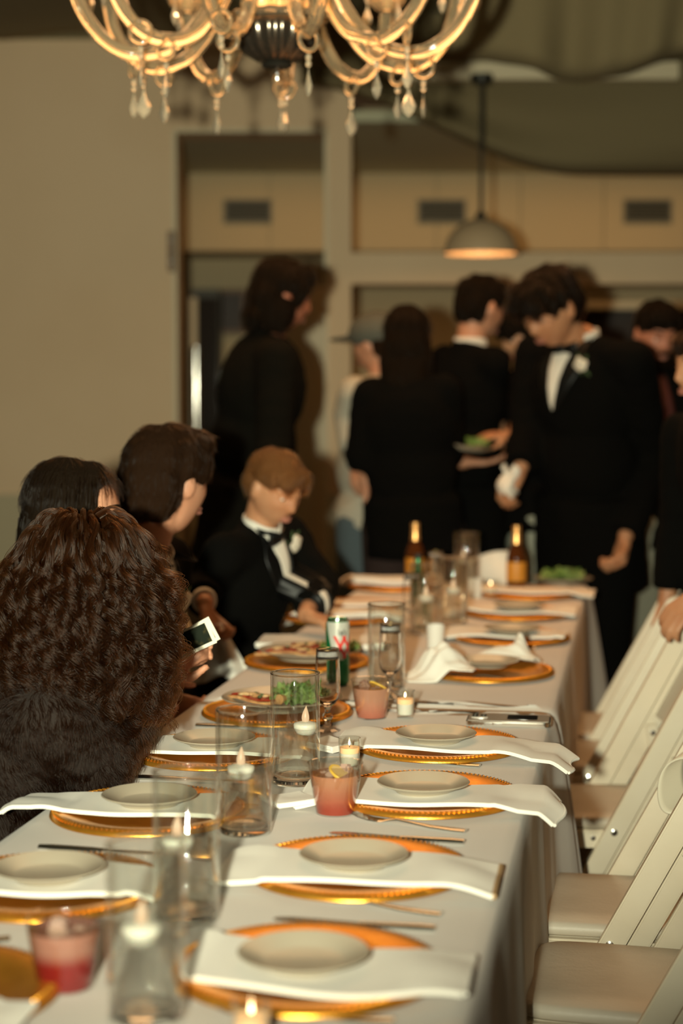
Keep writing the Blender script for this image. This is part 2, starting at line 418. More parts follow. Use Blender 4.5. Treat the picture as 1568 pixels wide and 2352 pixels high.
# the room behind the wall
struct('wall_far', MB().box((0, 12.95, 1.75), (13, .1, 3.5)), M['far_wall'], smooth=False)
zs, zc = Z(577, 12.2), Z(396, 12.2)
struct('ceiling_far_room', MB().box((0, 11.4, zc + .03), (13, 3.0, .06)), M['far_ceiling'], smooth=False)
so = struct('trim_soffit', MB().box((0, 12.56, (zs + zc) / 2), (13, .66, zc - zs)), M['far_wall'], smooth=False)
x = -3.4
while x < 4.6:
    obj('panel', MB().box((x + .29, 12.216, (zs + zc) / 2), (.574, .03, zc - zs - .004)), M['far_wall'], so, bevel=.004); x += .58
for px, lb in ((571, 'grey wall vent seen through the doorway'), (1012, 'grey wall vent just left of the pendant lamp'), (1480, 'grey wall vent at the far right of the upper opening')):
    t = thing('wall_vent', lb, 'vent', (X(px, 12.19), 12.19, Z(485, 12.19)), 0, 'air vents on the far wall')
    w, h = 104 / F_PX * 12.2, 48 / F_PX * 12.2
    fr = MB()
    for s in (-1, 1): fr.box((s * w / 2, 0, 0), (.014, .024, h + .014)); fr.box((0, 0, s * h / 2), (w, .024, .014))
    obj('frame', fr, M['vent'], t); obj('backing', MB().box((0, .008, 0), (w, .004, h)), M['dark_metal'], t)
    for k in range(7): obj('slat', MB().box((0, .0, -h / 2 + h * (k + .5) / 7), (w - .01, .022, .003), Matrix.Rotation(.6, 3, 'X')), M['vent'], t)
t = thing('glass_door_cooler', 'tall dark cooler with a glass door beyond the doorway', 'cooler', (X(470, 12.4), 12.55, 0))
hh = Z(662, 12.4); w = 66 / F_PX * 12.4
obj('body', MB().box((0, .12, hh / 2), (w, .42, hh)), M['dark_metal'], t, bevel=.01)
obj('glass_door', MB().box((.0, -.102, hh * .52), (w * .96, .02, hh * .9)), M['phone_black'], t, bevel=.004)
obj('handle', MB().tube([(-w * .28, -.15, .9), (-w * .28, -.15, 1.75)], .028, 10), M['chrome'], t)  # chrome bar added in place of a white reflection on the glass
obj('door_frame', MB().box((-w * .38, -.115, hh * .52), (.05, .03, hh * .9)), M['trim'], t)
t = thing('notice_board', 'dark framed board high on the far wall left of the tall man', 'board', (X(513, 12.6), 12.86, Z(760, 12.6)))
w, h = 88 / F_PX * 12.6, 95 / F_PX * 12.6
obj('board', MB().box((0, 0, h / 2), (w, .03, h)), M['dark_wood'], t)
fr = MB()
for s in (-1, 1): fr.box((s * w / 2, -.012, h / 2), (.03, .03, h + .03)); fr.box((0, -.012, h / 2 + s * h / 2), (w, .03, .03))
obj('frame', fr, M['wood'], t, bevel=.004)
d1 = struct('door_1', MB().box((X(694, 10.05), 10.07, 1.02), (100 / F_PX * 10.05, .045, 2.03)), M['trim'], bevel=.004)
obj('door_handle', MB().tube([(X(655, 10.05), 10.045, 1.0), (X(655, 10.05), 9.99, 1.0), (X(668, 10.05), 9.985, 1.0)], .009, 8), M['steel'], d1)
# dark back bar with a light ledge, right of the bent man
t = thing('back_bar', 'dark wooden back bar with a pale ledge behind the bending man', 'cabinet', (X(1410, 11.6), 11.7, 0))
h = Z(713, 11.6)
obj('carcass', MB().box((0, 0, h / 2), (1.05, .4, h)), M['dark_wood'], t, bevel=.006)
for k in (-1, 0, 1):
    d = obj('door', MB().box((k * .345, -.21, h * .45), (.33, .02, h * .8)), M['dark_wood'], t, bevel=.004)
    obj('handle', MB().tube([(k * .345 + .13, -.235, h * .4), (k * .345 + .13, -.235, h * .5)], .007, 8), M['brass'], d)
obj('ledge', MB().box((0, -.03, h + .025), (1.1, .5, .05)), M['trim'], t, bevel=.006)
t = thing('serving_shelf', 'steel serving shelf seen beyond the dark-suited man', 'shelf', (X(1165, 10.4), 10.4, 0))
h = Z(935, 10.4)
obj('shelf_board', MB().box((0, 0, h - .015), (.95, .3, .03)), M['dark_metal'], t, bevel=.004)
for s in (-1, 1): obj('post', MB().tube([(s * .44, 0, 0), (s * .44, 0, h - .03)], .018, 10), M['dark_metal'], t)
t = thing('serving_pan', 'shallow steel serving pan on the far shelf', 'pan', (X(1155, 10.4), 10.38, h))
obj('pan', MB().lathe([(.0001, .002), (.11, .002), (.13, .05), (.145, .053), (.132, .046), (.112, .006), (.0001, .006)], 28), M['steel'], t)
obj('knob', MB().ell((.105, -.07, .062), (.012, .012, .012), None, 10, 8).tube([(.105, -.07, .05), (.105, -.07, .06)], .005, 8), M['brass'], t)

# draped cloth under the ceiling
def drape_a(s, q):
    x = .42 + s * 3.3
    f = .055 * math.sin(s * 37 + 2.2 * math.sin(s * 9)) + .03 * math.sin(s * 83 + q * 2)
    zb = 2.855 + .03 * math.sin(s * 21 + 1) - .05 * abs(math.sin(s * 8.4 + .2))
    z = CEIL - .005 - (CEIL - zb) * min(1, q * 1.15)
    y = 7.35 + f * (.4 + .6 * q) + .5 * (1 - q) ** 2 * 0 + (max(0, q - .82) * 1.6 if q > .82 else 0) + .12 * q
    if q > .87: z += (q - .87) * .35
    return (x + .06 * q * math.sin(s * 11), y, z)
o = struct('ceiling_drape', MB().slab(drape_a, 130, 24, .004), M['drape'], angle=180); tag(o, 'gathered dark cloth hanging in folds from the ceiling at upper right', 'drapery'); o['kind'] = 'thing'; del o['kind']
def drape_b(s, q):
    x0, x1 = X(690, 8.95), X(1800, 8.95); x = x0 + s * (x1 - x0)
    px = 690 + s * 1110
    k = min(1, max(0, (px - 690) / 630)); k = k * k * (3 - 2 * k) * .85 + k * .15
    zb = Z(185 + 203 * k, 8.95)
    e = 1 - (1 - q) ** 1.2
    z = CEIL - .01 - (CEIL - .01 - zb) * e
    y = 8.93 + .03 * math.sin(q * 11 + s * 3) + .05 * math.sin(q * 5.2 - s * 5) + .10 * q + (q > .93) * (q - .93) * 1.5
    return (x, y, z)
o = obj('swagged_drape', MB().slab(drape_b, 60, 36, .004), M['drape'], angle=180); tag(o, 'long dark cloth swag sagging across the upper opening', 'drapery')
def drape_c(s, q):
    return (-4.2 + s * 3.4, 6.2 + q * 3.2, CEIL - .02 - .16 * math.sin(math.pi * q) ** 2 * (1 - .6 * s) - .02 * math.sin(s * 25 + q * 3))
o = obj('ceiling_swag', MB().slab(drape_c, 60, 24, .004), M['drape'], angle=180); tag(o, 'dark cloth sagging under the ceiling at upper left', 'drapery')
struct('trim_4', MB().box((X(1230, 8.8), 8.72, Z(172, 8.8)), (1.35, .10, .085)), M['trim'], bevel=.006)

# pendant lamp
Yp = 8.62; zr = Z(583, Yp); r = 84 / F_PX * Yp; hd = 80 / F_PX * Yp; zt = Z(186, Yp) + .03
t = thing('pendant_lamp', 'beige dome pendant lamp on a dark rod', 'lamp', (X(1101, Yp), Yp, zr))
prof = [(r * math.cos(a), hd * math.sin(a)) for a in np.linspace(0, 1.45, 12)]
obj('lamp_shade', MB().ring(prof + [(p[0] - .006, p[1] - .006 if i else p[1]) for i, p in reversed(list(enumerate(prof)))], 40), M['dome'], t)
obj('socket', MB().lathe([(.0001, hd * .60), (.022, hd * .60), (.026, hd * .99), (.030, hd + .012), (.012, hd + .035), (.0001, hd + .035)], 16), M['dark_metal'], t)
obj('rod', MB().tube([(0, 0, hd + .02), (0, 0, zt - zr - .02)], .0095, 10), M['dark_metal'], t)
obj('canopy', MB().lathe([(.0001, zt - zr - .045), (.045, zt - zr - .045), (.056, zt - zr - .02), (.056, zt - zr), (.0001, zt - zr)], 24), M['dark_metal'], t)
obj('light_bulb', MB().ell((0, 0, .055), (.026, .026, .034)), mat('pendant_bulb', (1, .8, .5), .4, emit=(1, .6, .28), es=9), t)
l = lamp('pendant_light', 'POINT', (0, 0, .008), 2.6, (1, .56, .24), shadow_soft_size=.01); l.parent = t

# ------------------------------------------------------------------ tables and cloths
def make_cloth(name, label, u0, u1, seed):
    R = random.Random(seed); cr = .035
    per = []; hw, hl, uc = HALF, (u1 - u0) / 2, (u0 + u1) / 2
    def seg(a, b_, n):
        for i in range(n): per.append((a[0] + (b_[0] - a[0]) * i / n, a[1] + (b_[1] - a[1]) * i / n))
    def arc(cx, cy, a0):
        for i in range(6): a = a0 + (math.pi / 2) * i / 6; per.append((cx + cr * math.cos(a), cy + cr * math.sin(a)))
    # in (v, u) about the centre, anticlockwise
    seg((hw, -hl + cr), (hw, hl - cr), 60); arc(hw - cr, hl - cr, 0); seg((hw - cr, hl), (-hw + cr, hl), 20); arc(-hw + cr, hl - cr, math.pi / 2)
    seg((-hw, hl - cr), (-hw, -hl + cr), 60); arc(-hw + cr, -hl + cr, math.pi); seg((-hw + cr, -hl), (hw - cr, -hl), 20); arc(hw - cr, -hl + cr, 1.5 * math.pi)
    n = len(per); ph = [R.uniform(0, 6.28) for _ in range(6)]
    V, F = [], []
    rows = [('t', .0), ('t', .5), ('t', .85), ('t', .955)] + [('d', d) for d in (0, .006, .018, .045, .09, .16, .26, .38, .5, .62, .752)]
    nb = len(rows)
    L = 0
    for i, (v, u) in enumerate(per):
        pv, pu = per[i - 1]; nv, nu = per[(i + 1) % n]
        tx, ty = nv - pv, nu - pu; q = math.hypot(tx, ty); nx, ny = ty / q, -tx / q
        L += math.hypot(v - pv, u - pu) if i else 0
        dc = min(math.hypot(abs(v) - hw, abs(u) - hl), 9)
        fold = .5 + .5 * math.sin(L * 9.5 + ph[0] + 1.1 * math.sin(L * 3.1 + ph[1])) + .35 * math.sin(L * 23 + ph[2])
        for kind, d in rows:
            if kind == 't':
                vv = v * d + (0 if d else 0); uu = u * (d if d > .9 else (.86 + .14 * d) * (1 if True else 0)) if d < .9 else u * d
                z = TOP + .0022 + .0008 * math.sin(v * d * 31 + u * 7) * (1 if d > .1 else 0)
            else:
                e = d / .752
                off = .010 * (1 - math.exp(-d / .012)) + .030 * fold * e ** 1.1 + .105 * e ** .8 * math.exp(-(dc / .13) ** 2)
                vv, uu = v + nx * off, u + ny * off; z = TOP + .002 - d
            V.append(TT(uc + uu, vv, max(.004, z)))
    for i in range(n):
        j = (i + 1) % n
        for k in range(nb - 1): F.append((i * nb + k, j * nb + k, j * nb + k + 1, i * nb + k + 1))
    mb = MB(); mb.add(V, F)
    o = obj(name, mb, M['cloth'], angle=180, smooth=True)
    bm = bmesh.new(); bm.from_mesh(o.data); bmesh.ops.remove_doubles(bm, verts=bm.verts, dist=1e-4)
    bmesh.ops.recalc_face_normals(bm, faces=bm.faces); bm.to_mesh(o.data); bm.free()
    tag(o, label, 'tablecloth', 'tablecloths on the long tables')
    b = MB(); t = thing('folding_table', label.replace('white cloth over the', 'long folding table under the cloth of the'), 'table', TT((u0 + u1) / 2, 0, 0), -YAW, 'long banquet tables')
    obj('tabletop', MB().box((0, 0, TOP - .019), (2 * HALF - .012, u1 - u0 - .012, .036)), M['white_cup'], t, bevel=.006)
    for sx in (-1, 1):
        for sy in (-1, 1): obj('leg', MB().tube([(sx * .27, sy * (hl - .28), 0), (sx * .27, sy * (hl - .28), TOP - .037)], .014, 8), M['steel'], t)
    return o
make_cloth('tablecloth', 'white cloth over the near long table', -1.33, 1.112, 3)
make_cloth('tablecloth', 'white cloth over the far long table', 1.128, 3.56, 5)
# ------------------------------------------------------------------ white folding chairs
def make_chair(label, x, y, rz, first=None):
    if first is not None: return dup(first, (x, y, 0), rz, label)
    t = thing('folding_chair', label, 'chair', (x, y, 0), rz, 'white wooden folding chairs')
    # local: front is -x, the board face lies in the xz plane, the stile crosses x = 0 at height 0.43
    sl = .53; L = Vector((sl, 0, 1)).normalized(); N = Vector((L.z, 0, -L.x))      # along the board, across the board (backwards)
    H0 = .43
    for sy in (-1, 1):
        y0 = sy * .195; P = lambda h, a: Vector(((h - H0) * sl, y0, h)) + N * a
        def board(a0, a1, th, yoff=0, h0=0.0, h1=.83, rnd=True):
            b = MB(); pts = [P(h0, a0), P(h1, a0)]
            if rnd:
                c = (a0 + a1) / 2; w = (a1 - a0) / 2
                pts += [P(h1, c) + L * (w * math.sin(q)) - N * (w * math.cos(q)) for q in np.linspace(.3, math.pi - .3, 7)]
            pts += [P(h1, a1), P(h0, a1)]
            pts = [p + Vector((0, yoff - th / 2, 0)) for p in pts]
            for p in pts: p.z = max(p.z, 0.0)
            return b.poly(pts, th, Vector((0, 1, 0)))
        s = obj('stile', board(-.043, .002, .026), M['chair'], t, bevel=.003)
        obj('bolt', MB().lathe([(.0001, 0), (.008, 0), (.008, .003), (.004, .004), (.004, .008), (.0001, .008)], 12, P(.415, -.024) + Vector((0, -.013, 0)), Matrix.Rotation(math.pi / 2, 3, 'X')), M['steel'], s)
        obj('inner_board', board(.0045, .046, .024, 0, .0, .80, False), M['chair'], t, bevel=.003)
        # rear leg: pivots on the stile above the seat, runs down and back
        a, c = P(.60, .030) + Vector((0, -sy * .0 - .022, 0)), Vector((.215, y0 - .022, 0.0))
        d = (c - a).normalized(); nn = Vector((-d.z, 0, d.x))
        a2 = a - d * .02
        q = [a2 + nn * .014, a2 - nn * .014, c - nn * .014, c + nn * .014]
        lg = obj('rear_leg', MB().poly([p + Vector((0, -.008, 0)) for p in q], .016, Vector((0, 1, 0))), M['chair'], t, bevel=.002)
        obj('bolt', MB().lathe([(.0001, 0), (.007, 0), (.007, .003), (.0001, .004)], 12, a + Vector((0, -.008, 0)), Matrix.Rotation(math.pi / 2, 3, 'X')), M['steel'], lg)
        # side rail under the seat
        rl = obj('side_rail', MB().box((-.105, sy * .178, .405), (.34, .022, .042)), M['chair'], t, bevel=.004)
        for k in (0, 1): obj('bolt', MB().lathe([(.0001, 0), (.006, 0), (.006, .002), (.0001, .003)], 10, (-.075 + .045 * k, sy * .178 - .011, .408), Matrix.Rotation(math.pi / 2, 3, 'X')), M['steel'], rl)
    def seat(s, q):
        return None
    b = MB(); pr = []
    for i in range(40):                                       # rounded cushion outline
        a = 2 * math.pi * i / 40; c, s_ = math.cos(a), math.sin(a)
        pr.append((abs(c) ** .25 * (1 if c > 0 else -1), abs(s_) ** .25 * (1 if s_ > 0 else -1)))
    V, F = [], []
    lev = [(.965, .427), (1, .433), (1, .440), (.985, .449), (.94, .4535), (.6, .456), (.0, .4565)]
    for k, (sc, z) in enumerate(lev):
        for cx, cy in pr: V.append((-.045 + cx * .205 * sc, cy * .177 * sc, z))
    n = 40
    for k in range(len(lev) - 1):
        for i in range(n): F.append((k * n + i, k * n + (i + 1) % n, (k + 1) * n + (i + 1) % n, (k + 1) * n + i))
    F.append(tuple(range(n - 1, -1, -1)))
    b.add(V, F); obj('seat', b, M['pad'], t, angle=60)
    obj('seat_board', MB().box((-.045, 0, .424), (.40, .332, .010)), M['chair'], t, bevel=.002)
    b = MB()                                                  # the back panel between the stiles
    def panel(s, q):
        h = .635 + .165 * s; yy = (q - .5) * .362
        p = Vector(((h - H0) * sl, yy, h)) + N * (.018 + .022 * (1 - (2 * q - 1) ** 2))
        return p
    obj('back_panel', b.slab(panel, 6, 12, .012), M['pad'], t)
    obj('cross_bar', MB().tube([(.20, -.217, .10), (.20, .217, .10)], .010, 8), M['chair'], t)
    obj('front_bar', MB().tube([((.16 - H0) * sl, -.19, .16), ((.16 - H0) * sl, .19, .16)], .011, 8), M['chair'], t)
    return t
def chair_at(px, py, Ynear, rz, label, first=None):           # (px, py): middle of the near stile where it stands at depth Ynear
    p = at(px, py, Ynear); h = p.z
    x0 = p.x - (h - .43) * .53 * math.cos(rz); y0 = Ynear - (h - .43) * .53 * math.sin(rz)
    # near stile is at local y = -0.195
    return make_chair(label, x0 + (-.195 * math.sin(rz)) * 1, y0 + .195 * math.cos(rz), rz, first)
c2 = chair_at(1415, 2200, 3.16, -YAW, 'white folding chair second from the camera, beige sash on its back')
chair_at(1538, 2352, 2.69, -YAW - .07, 'white folding chair nearest the camera at the right', c2)
chair_at(1378, 2012, 3.98, -.02, 'white folding chair with the standing guest\'s hand on its back', c2)
chair_at(1418, 1708, 4.53, -YAW, 'white folding chair second from the far end of the row', c2)
chair_at(1436, 1626, 4.95, -YAW, 'white folding chair farthest down the row on the right', c2)

# ------------------------------------------------------------------ table ware
B0 = TOP + .0022                                              # upper face of the cloth
MESH = {}
def shared(name, build):
    if name not in MESH: MESH[name] = build()
    return MESH[name]
def charger_first():
    t = thing('charger_plate', 'x', 'plate', (0, 0, 0), 0, 'gold charger plates')
    prof = [(.0001, .0005), (.100, .0005), (.112, .005), (.140, .0100), (.152, .0085), (.158, .0055), (.1598, .0070), (.1592, .0100), (.156, .0135), (.150, .0158), (.140, .0160), (.113, .0105), (.100, .0045), (.0001, .0045)]
    obj('dish', MB().lathe(prof, 72), M['gold'], t, angle=50)
    b = MB()
    for i in range(110):
        a = 2 * math.pi * i / 110
        R = Matrix.Rotation(a + .6, 3, 'Z')
        b.ell((.1515 * math.cos(a), .1515 * math.sin(a), .0155), (.0055, .0024, .0022), R, 5, 4)
    o = obj('beaded_rim', b, M['gold'], t); o['kind'] = 'stuff'
    return t
def plate_first():
    t = thing('bread_plate', 'x', 'plate', (0, 0, 0), 0, 'small white bread plates')
    prof = [(.0001, .002), (.040, .002), (.042, 0), (.046, 0), (.048, .003), (.066, .0115), (.0755, .0148), (.0772, .0162), (.0758, .0175), (.066, .0142), (.049, .0065), (.046, .0052), (.0001, .0045)]
    obj('dish', MB().lathe(prof, 56), M['china'], t, angle=50); return t
def dinner_first():
    t = thing('dinner_plate', 'x', 'plate', (0, 0, 0), 0, 'white dinner plates with food')
    prof = [(.0001, .002), (.070, .002), (.073, 0), (.078, 0), (.080, .004), (.112, .017), (.126, .021), (.128, .023), (.126, .0245), (.112, .0205), (.082, .0085), (.078, .0068), (.0001, .006)]
    obj('dish', MB().lathe(prof, 64), M['china'], t, angle=50); return t
CH, BP = charger_first(), plate_first()
def fork_first():
    t = thing('fork', 'x', 'fork', (0, 0, 0), 0, 'table forks')
    P = [(0, 0, .0035), (.02, 0, .003), (.06, 0, .003), (.10, 0, .006), (.118, 0, .0075), (.130, 0, .006), (.142, 0, .0035), (.150, 0, .003)]
    W = [.0095, .0105, .0075, .0038, .0035, .007, .0115, .0118]
    obj('handle', MB().tube([Vector(p) for p in P], W, 10, flat=[.24, .22, .26, .5, .55, .25, .12, .12]), M['steel'], t, angle=60)
    for k in range(4):
        y = -.009 + .006 * k
        obj('tine', MB().tube([(.148, y, .003), (.165, y, .0035), (.182, y, .0062), (.196, y * .95, .0105)], [.0021, .0020, .0017, .0008], 6, flat=.6), M['steel'], t)
    return t
def knife_first():
    t = thing('table_knife', 'x', 'knife', (0, 0, 0), 0, 'table knives')
    obj('handle', MB().tube([(0, 0, .004), (.02, 0, .004), (.08, 0, .004), (.10, 0, .004)], [.007, .0085, .0065, .005], 10, flat=.5), M['steel'], t, angle=60)
    b = MB(); pts = [(.098, -.005), (.15, -.009), (.19, -.0105), (.208, -.006), (.212, .002), (.206, .0055), (.098, .005)]
    obj('blade', b.poly([(x, y, .0032) for x, y in pts], .0014), M['steel'], t); return t
FK, KN = fork_first(), knife_first()
USED = set()
def put(first, loc, rz, label):
    if first.name not in USED:
        USED.add(first.name); first.location = loc; first.rotation_euler = (0, 0, rz); first['label'] = label; return first
    return dup(first, loc, rz, label)
# a linen napkin laid over the charger: a along the place's length, w its width
def napkin(label, u, v, a0, a1, w, phi=0, seed=1, th=.0065, lay=None, taper=(1, 1), hem=False, edge=HALF, bow=0, lift=0, cu=None):
    R = random.Random(seed); ph = [R.uniform(0, 6.28) for _ in range(8)]
    cph, sph = math.cos(phi), math.sin(phi)
    def hgt(v_, u_):
        r = math.hypot(v_ - v, u_ - (u if cu is None else cu))
        k = min(1, max(0, (r - .152) / .10)); k = k * k * (3 - 2 * k)
        return .0172 * (1 - k) + .0012 * k + (-.006 * max(0, 1 - r / .10) if r < .10 else 0)
    def fn(s, q):
        a = a0 + (a1 - a0) * s
        ww = w * (taper[0] + (taper[1] - taper[0]) * s) * (1 + .05 * math.sin(a * 23 + ph[0]))
        bq = (q - .5) * ww + bow * (s - .5) ** 2 + .006 * math.sin(a * 17 + ph[1])
        dv, du = a * cph - bq * sph, a * sph + bq * cph
        vv, uu = v + dv, u + du
        sgn = 1 if vv > 0 else -1; over = abs(vv) - edge
        z = B0 + th + hgt(vv, uu) + .0042 * math.sin(a * 31 + q * 3 + ph[2]) * (1 if abs(a) > .12 else .35) + .004 * abs(math.sin(q * 5 + a * 9 + ph[3])) * max(0, abs(a) - .10) * 6 + lift * max(0, abs(a) - .12)
        if over > 0:
            e = min(over, .9)
            vv = sgn * (edge + .030 * (1 - math.exp(-e / .03)) + .012 * math.sin(q * 7 + ph[4]) * min(1, e * 12) + .02)
            drop = max(0, e - .018); z = z - drop * .55
            vv += sgn * (.004 + .55 * drop)
        return TT(uu, vv, z)
    b = MB(); b.slab(fn, 44, 14, th)
    # hems: thin raised rolls along both ends
    o = obj('folded_napkin', b, M['napkin'], angle=75); tag(o, label, 'napkin', 'white linen napkins at the place settings')
    for s in (0, 1):
        pts = [Vector(fn(s, q)) - Vector((0, 0, th * .4)) for q in np.linspace(.02, .98, 12)]
        obj('hem', MB().tube(pts, .0032 + .0012 * (s if hem else 0), 6), M['brown_hem'] if (hem and s) else M['napkin'], o)
    return o
def setting(i, side, px, py, label, nap, plate=True, fork=(-.21, 0), knife=True, chg=True, pl_off=(0, 0)):
    p = on(px, py, .785); u, v = UV(p)
    if side == 'R' and i < 5: pl_off = (.024, 0)
    if chg: put(CH, TT(u + pl_off[0], v + pl_off[1], B0), -YAW + .3 * i, 'gold charger plate ' + label)
    if nap is not None:
        nap = dict(nap)
        if 'e1' in nap: nap['a1'] = HALF + nap.pop('e1') - v
        if 'e0' in nap: nap['a0'] = -(HALF + nap.pop('e0')) - v
        napkin('white napkin laid under the bread plate ' + label, u - nap.pop('du', 0), v, cu=u + pl_off[0], **nap)
    if plate: put(BP, TT(u, v, B0 + .0210), i * .7, 'small white bread plate ' + label)
    sx = 1 if side == 'R' else -1
    return u, v
ORD = ['nearest the camera', 'second from the camera', 'third from the camera', 'fourth from the camera']
R1 = setting(1, 'R', 697, 2212, 'nearest the camera on the right', dict(a0=-.135, e1=-.002, w=.155, phi=.02, du=.012, seed=3, bow=.1))
R2 = setting(2, 'R', 813, 1982, 'second from the camera on the right', dict(a0=-.185, e1=-.004, w=.15, phi=.01, du=.012, seed=4, hem=True))
R3 = setting(3, 'R', 972, 1814, 'behind the pink drink on the right', dict(a0=-.20, e1=.045, w=.15, phi=-.02, du=.012, seed=5, taper=(1.15, .9)))
R4 = setting(4, 'R', 1001, 1699, 'in front of the flat phone on the right', dict(a0=-.195, e1=.05, w=.135, phi=-.10, du=.012, seed=6, taper=(1.0, 1.0)))
L1 = setting(5, 'L', 112, 2012, 'nearest the camera on the left', dict(a0=-.30, a1=.17, w=.15, phi=.03, seed=7), pl_off=(0, 0))
L2 = setting(6, 'L', 343, 1843, 'second from the camera on the left', dict(e0=.03, a1=.13, w=.14, phi=.03, seed=8, taper=(.8, 1), lift=.03))
L3 = setting(7, 'L', 492, 1709, 'beside the curly-haired woman', dict(e0=.005, a1=.17, w=.15, phi=.10, seed=9, taper=(.8, 1), lift=.04))
# far table, right side
F1 = setting(8, 'R', 1120, 1528, 'under the pointed napkin on the right', None, plate=True)
F2 = setting(9, 'R', 1175, 1452, 'second on the far table at the right', dict(a0=-.21, e1=-.012, w=.14, phi=-.05, seed=10))
F3 = setting(10, 'R', 1190, 1398, 'third on the far table at the right', dict(a0=-.21, e1=-.005, w=.14, phi=-.02, seed=11))
F4 = setting(11, 'R', 1215, 1354, 'at the far right end, before the salad', dict(a0=-.16, e1=.012, w=.13, phi=-.03, seed=12, taper=(.8, 1.3)), plate=False)
# far table, left side
G1 = setting(12, 'L', 775, 1408, 'left of the tall glass vase with a flute', dict(a0=-.16, a1=.20, w=.11, phi=-.03, seed=13, th=.016), plate=False)
G2 = setting(13, 'L', 805, 1382, 'left on the far table, third along', dict(a0=-.10, a1=.20, w=.10, phi=-.05, seed=14, th=.008), plate=False)
G3 = setting(14, 'L', 905, 1336, 'at the far left end of the table', dict(a0=-.16, a1=.16, w=.10, phi=-.08, seed=15, th=.022), plate=False)
# bottom left corner: a brown-gold charger cut by the frame, white napkin in front
p = on(-190, 2268, .775); u0, v0 = UV(p)
put(CH, TT(u0, v0, B0), .4, 'gold charger plate cut off at the lower left corner')
napkin('white napkin at the lower left corner of the picture', u0 - .10, v0, -.10, .155, .12, 0, 21, cu=u0)
# chargers that carry dinner plates
DP = dinner_first()
p = on(636, 1630, .775); uA, vA = UV(p); put(CH, TT(uA, vA, B0), .2, 'gold charger plate under the pizza and lettuce behind the vases')
put(DP, TT(uA + .005, vA + .01, B0 + .0178), .3, 'white dinner plate of lettuce and pizza behind the vases')
p = on(706, 1516, .775); uB, vB = UV(p); put(CH, TT(uB, vB, B0), .5, 'gold charger plate under the pizza beside the green can')
put(DP, TT(uB + .005, vB + .005, B0 + .0178), .9, 'white dinner plate of pizza beside the green can')
# crumpled napkin and pointed napkin
def crumple(label, px, py, w, d, h, seed, rz=0, spike=None):
    R = random.Random(seed); p = on(px, py, TOP); u, v = UV(p)
    k = [(R.uniform(8, 22), R.uniform(0, 6.28), R.uniform(-.6, .6)) for _ in range(5)]
    def fn(s, q):
        x, y = (s - .5) * 2, (q - .5) * 2
        r = min(1, (abs(x) ** 3 + abs(y) ** 3) ** (1 / 3))
        prof = (1 - r ** 2.2)
        z = h * prof * (.7 + .3 * math.sin(k[0][0] * .35 * (x + k[0][2] * y) + k[0][1])) + .010 * prof * math.sin(k[1][0] * .6 * (y + k[1][2] * x) + k[1][1]) + .005 * math.sin(k[2][0] * (x * .6 + y) + k[2][1]) * (1 - r)
        if spike: z += spike[2] * math.exp(-((x - spike[0]) / .28) ** 2 - ((y - spike[1]) / .5) ** 2)
        X_, Y_ = x * w / 2 * (1 + .08 * math.sin(y * 5 + k[3][1])), y * d / 2 * (1 + .1 * math.sin(x * 4 + k[4][1]))
        c, s_ = math.cos(rz), math.sin(rz)
        base = B0 + .004
        rr = math.hypot(u + X_ * s_ + Y_ * c - F1[0], v + X_ * c - Y_ * s_ - F1[1])
        kk = min(1, max(0, (rr - .15) / .03)); base += .026 * (1 - kk)
        return TT(u + X_ * s_ + Y_ * c, v + X_ * c - Y_ * s_, base + max(0, z))
    o = obj('crumpled_napkin', MB().slab(fn, 40, 30, .003), M['napkin'], angle=180); tag(o, label, 'napkin'); return o
crumple('crumpled white napkin lying right of the tall glass vase', 1005, 1558, .16, .16, .045, 31, .2)
crumple('white napkin folded to a point on the plate at the right', 1168, 1532, .155, .12, .012, 33, -.1, (.35, .1, .052))
# loose napkins on the left of the far table
napkin('white napkin bundled behind the pizza plate', uB + .24, vB - .02, -.13, .17, .15, .1, 41, th=.014, lift=.05)
napkin('white napkin tucked between the near vases and the votive', UV(on(765, 1735))[0], UV(on(765, 1735))[1], -.045, .03, .09, .9, 42, th=.012)
napkin('white napkin end beside the pink drink and vase', UV(on(665, 1862))[0], UV(on(665, 1862))[1], -.04, .035, .07, .7, 43, th=.008)
# forks and knives (handles towards the diner)
def fk(px0, py0, px1, py1, label, kind=FK):                   # handle end, tip end, in the picture
    a, c = on(px0, py0, B0), on(px1, py1, B0); d = c - a
    put(kind, (a.x, a.y, B0 + .0005), math.atan2(d.y, d.x), label)
fk(1014, 2106, 733, 2068, 'steel fork between the two nearest right chargers')
fk(1070, 1914, 818, 1882, 'steel fork in front of the pink drink')
fk(1102, 1763, 880, 1745, 'steel fork between the third and fourth right chargers')
fk(1222, 1563, 1085, 1558, 'steel fork by the pointed napkin')
fk(905, 2352, 640, 2338, 'steel fork at the bottom edge of the picture')
fk(1232, 1490, 1090, 1478, 'steel fork between two far right settings')
fk(1000, 2140, 800, 2128, 'steel knife beyond the nearest right charger', KN)
fk(1066, 1940, 860, 1926, 'steel knife beyond the second right charger', KN)
fk(305, 1790, 470, 1796, 'steel knife between the left settings by the fur sleeve', KN)
fk(90, 1951, 330, 1964, 'steel knife beyond the nearest left charger', KN)
fk(450, 1670, 520, 1672, 'steel knife beyond the third left charger', KN)
fk(20, 2162, -120, 2172, 'steel fork at the left edge by the dark red drink')
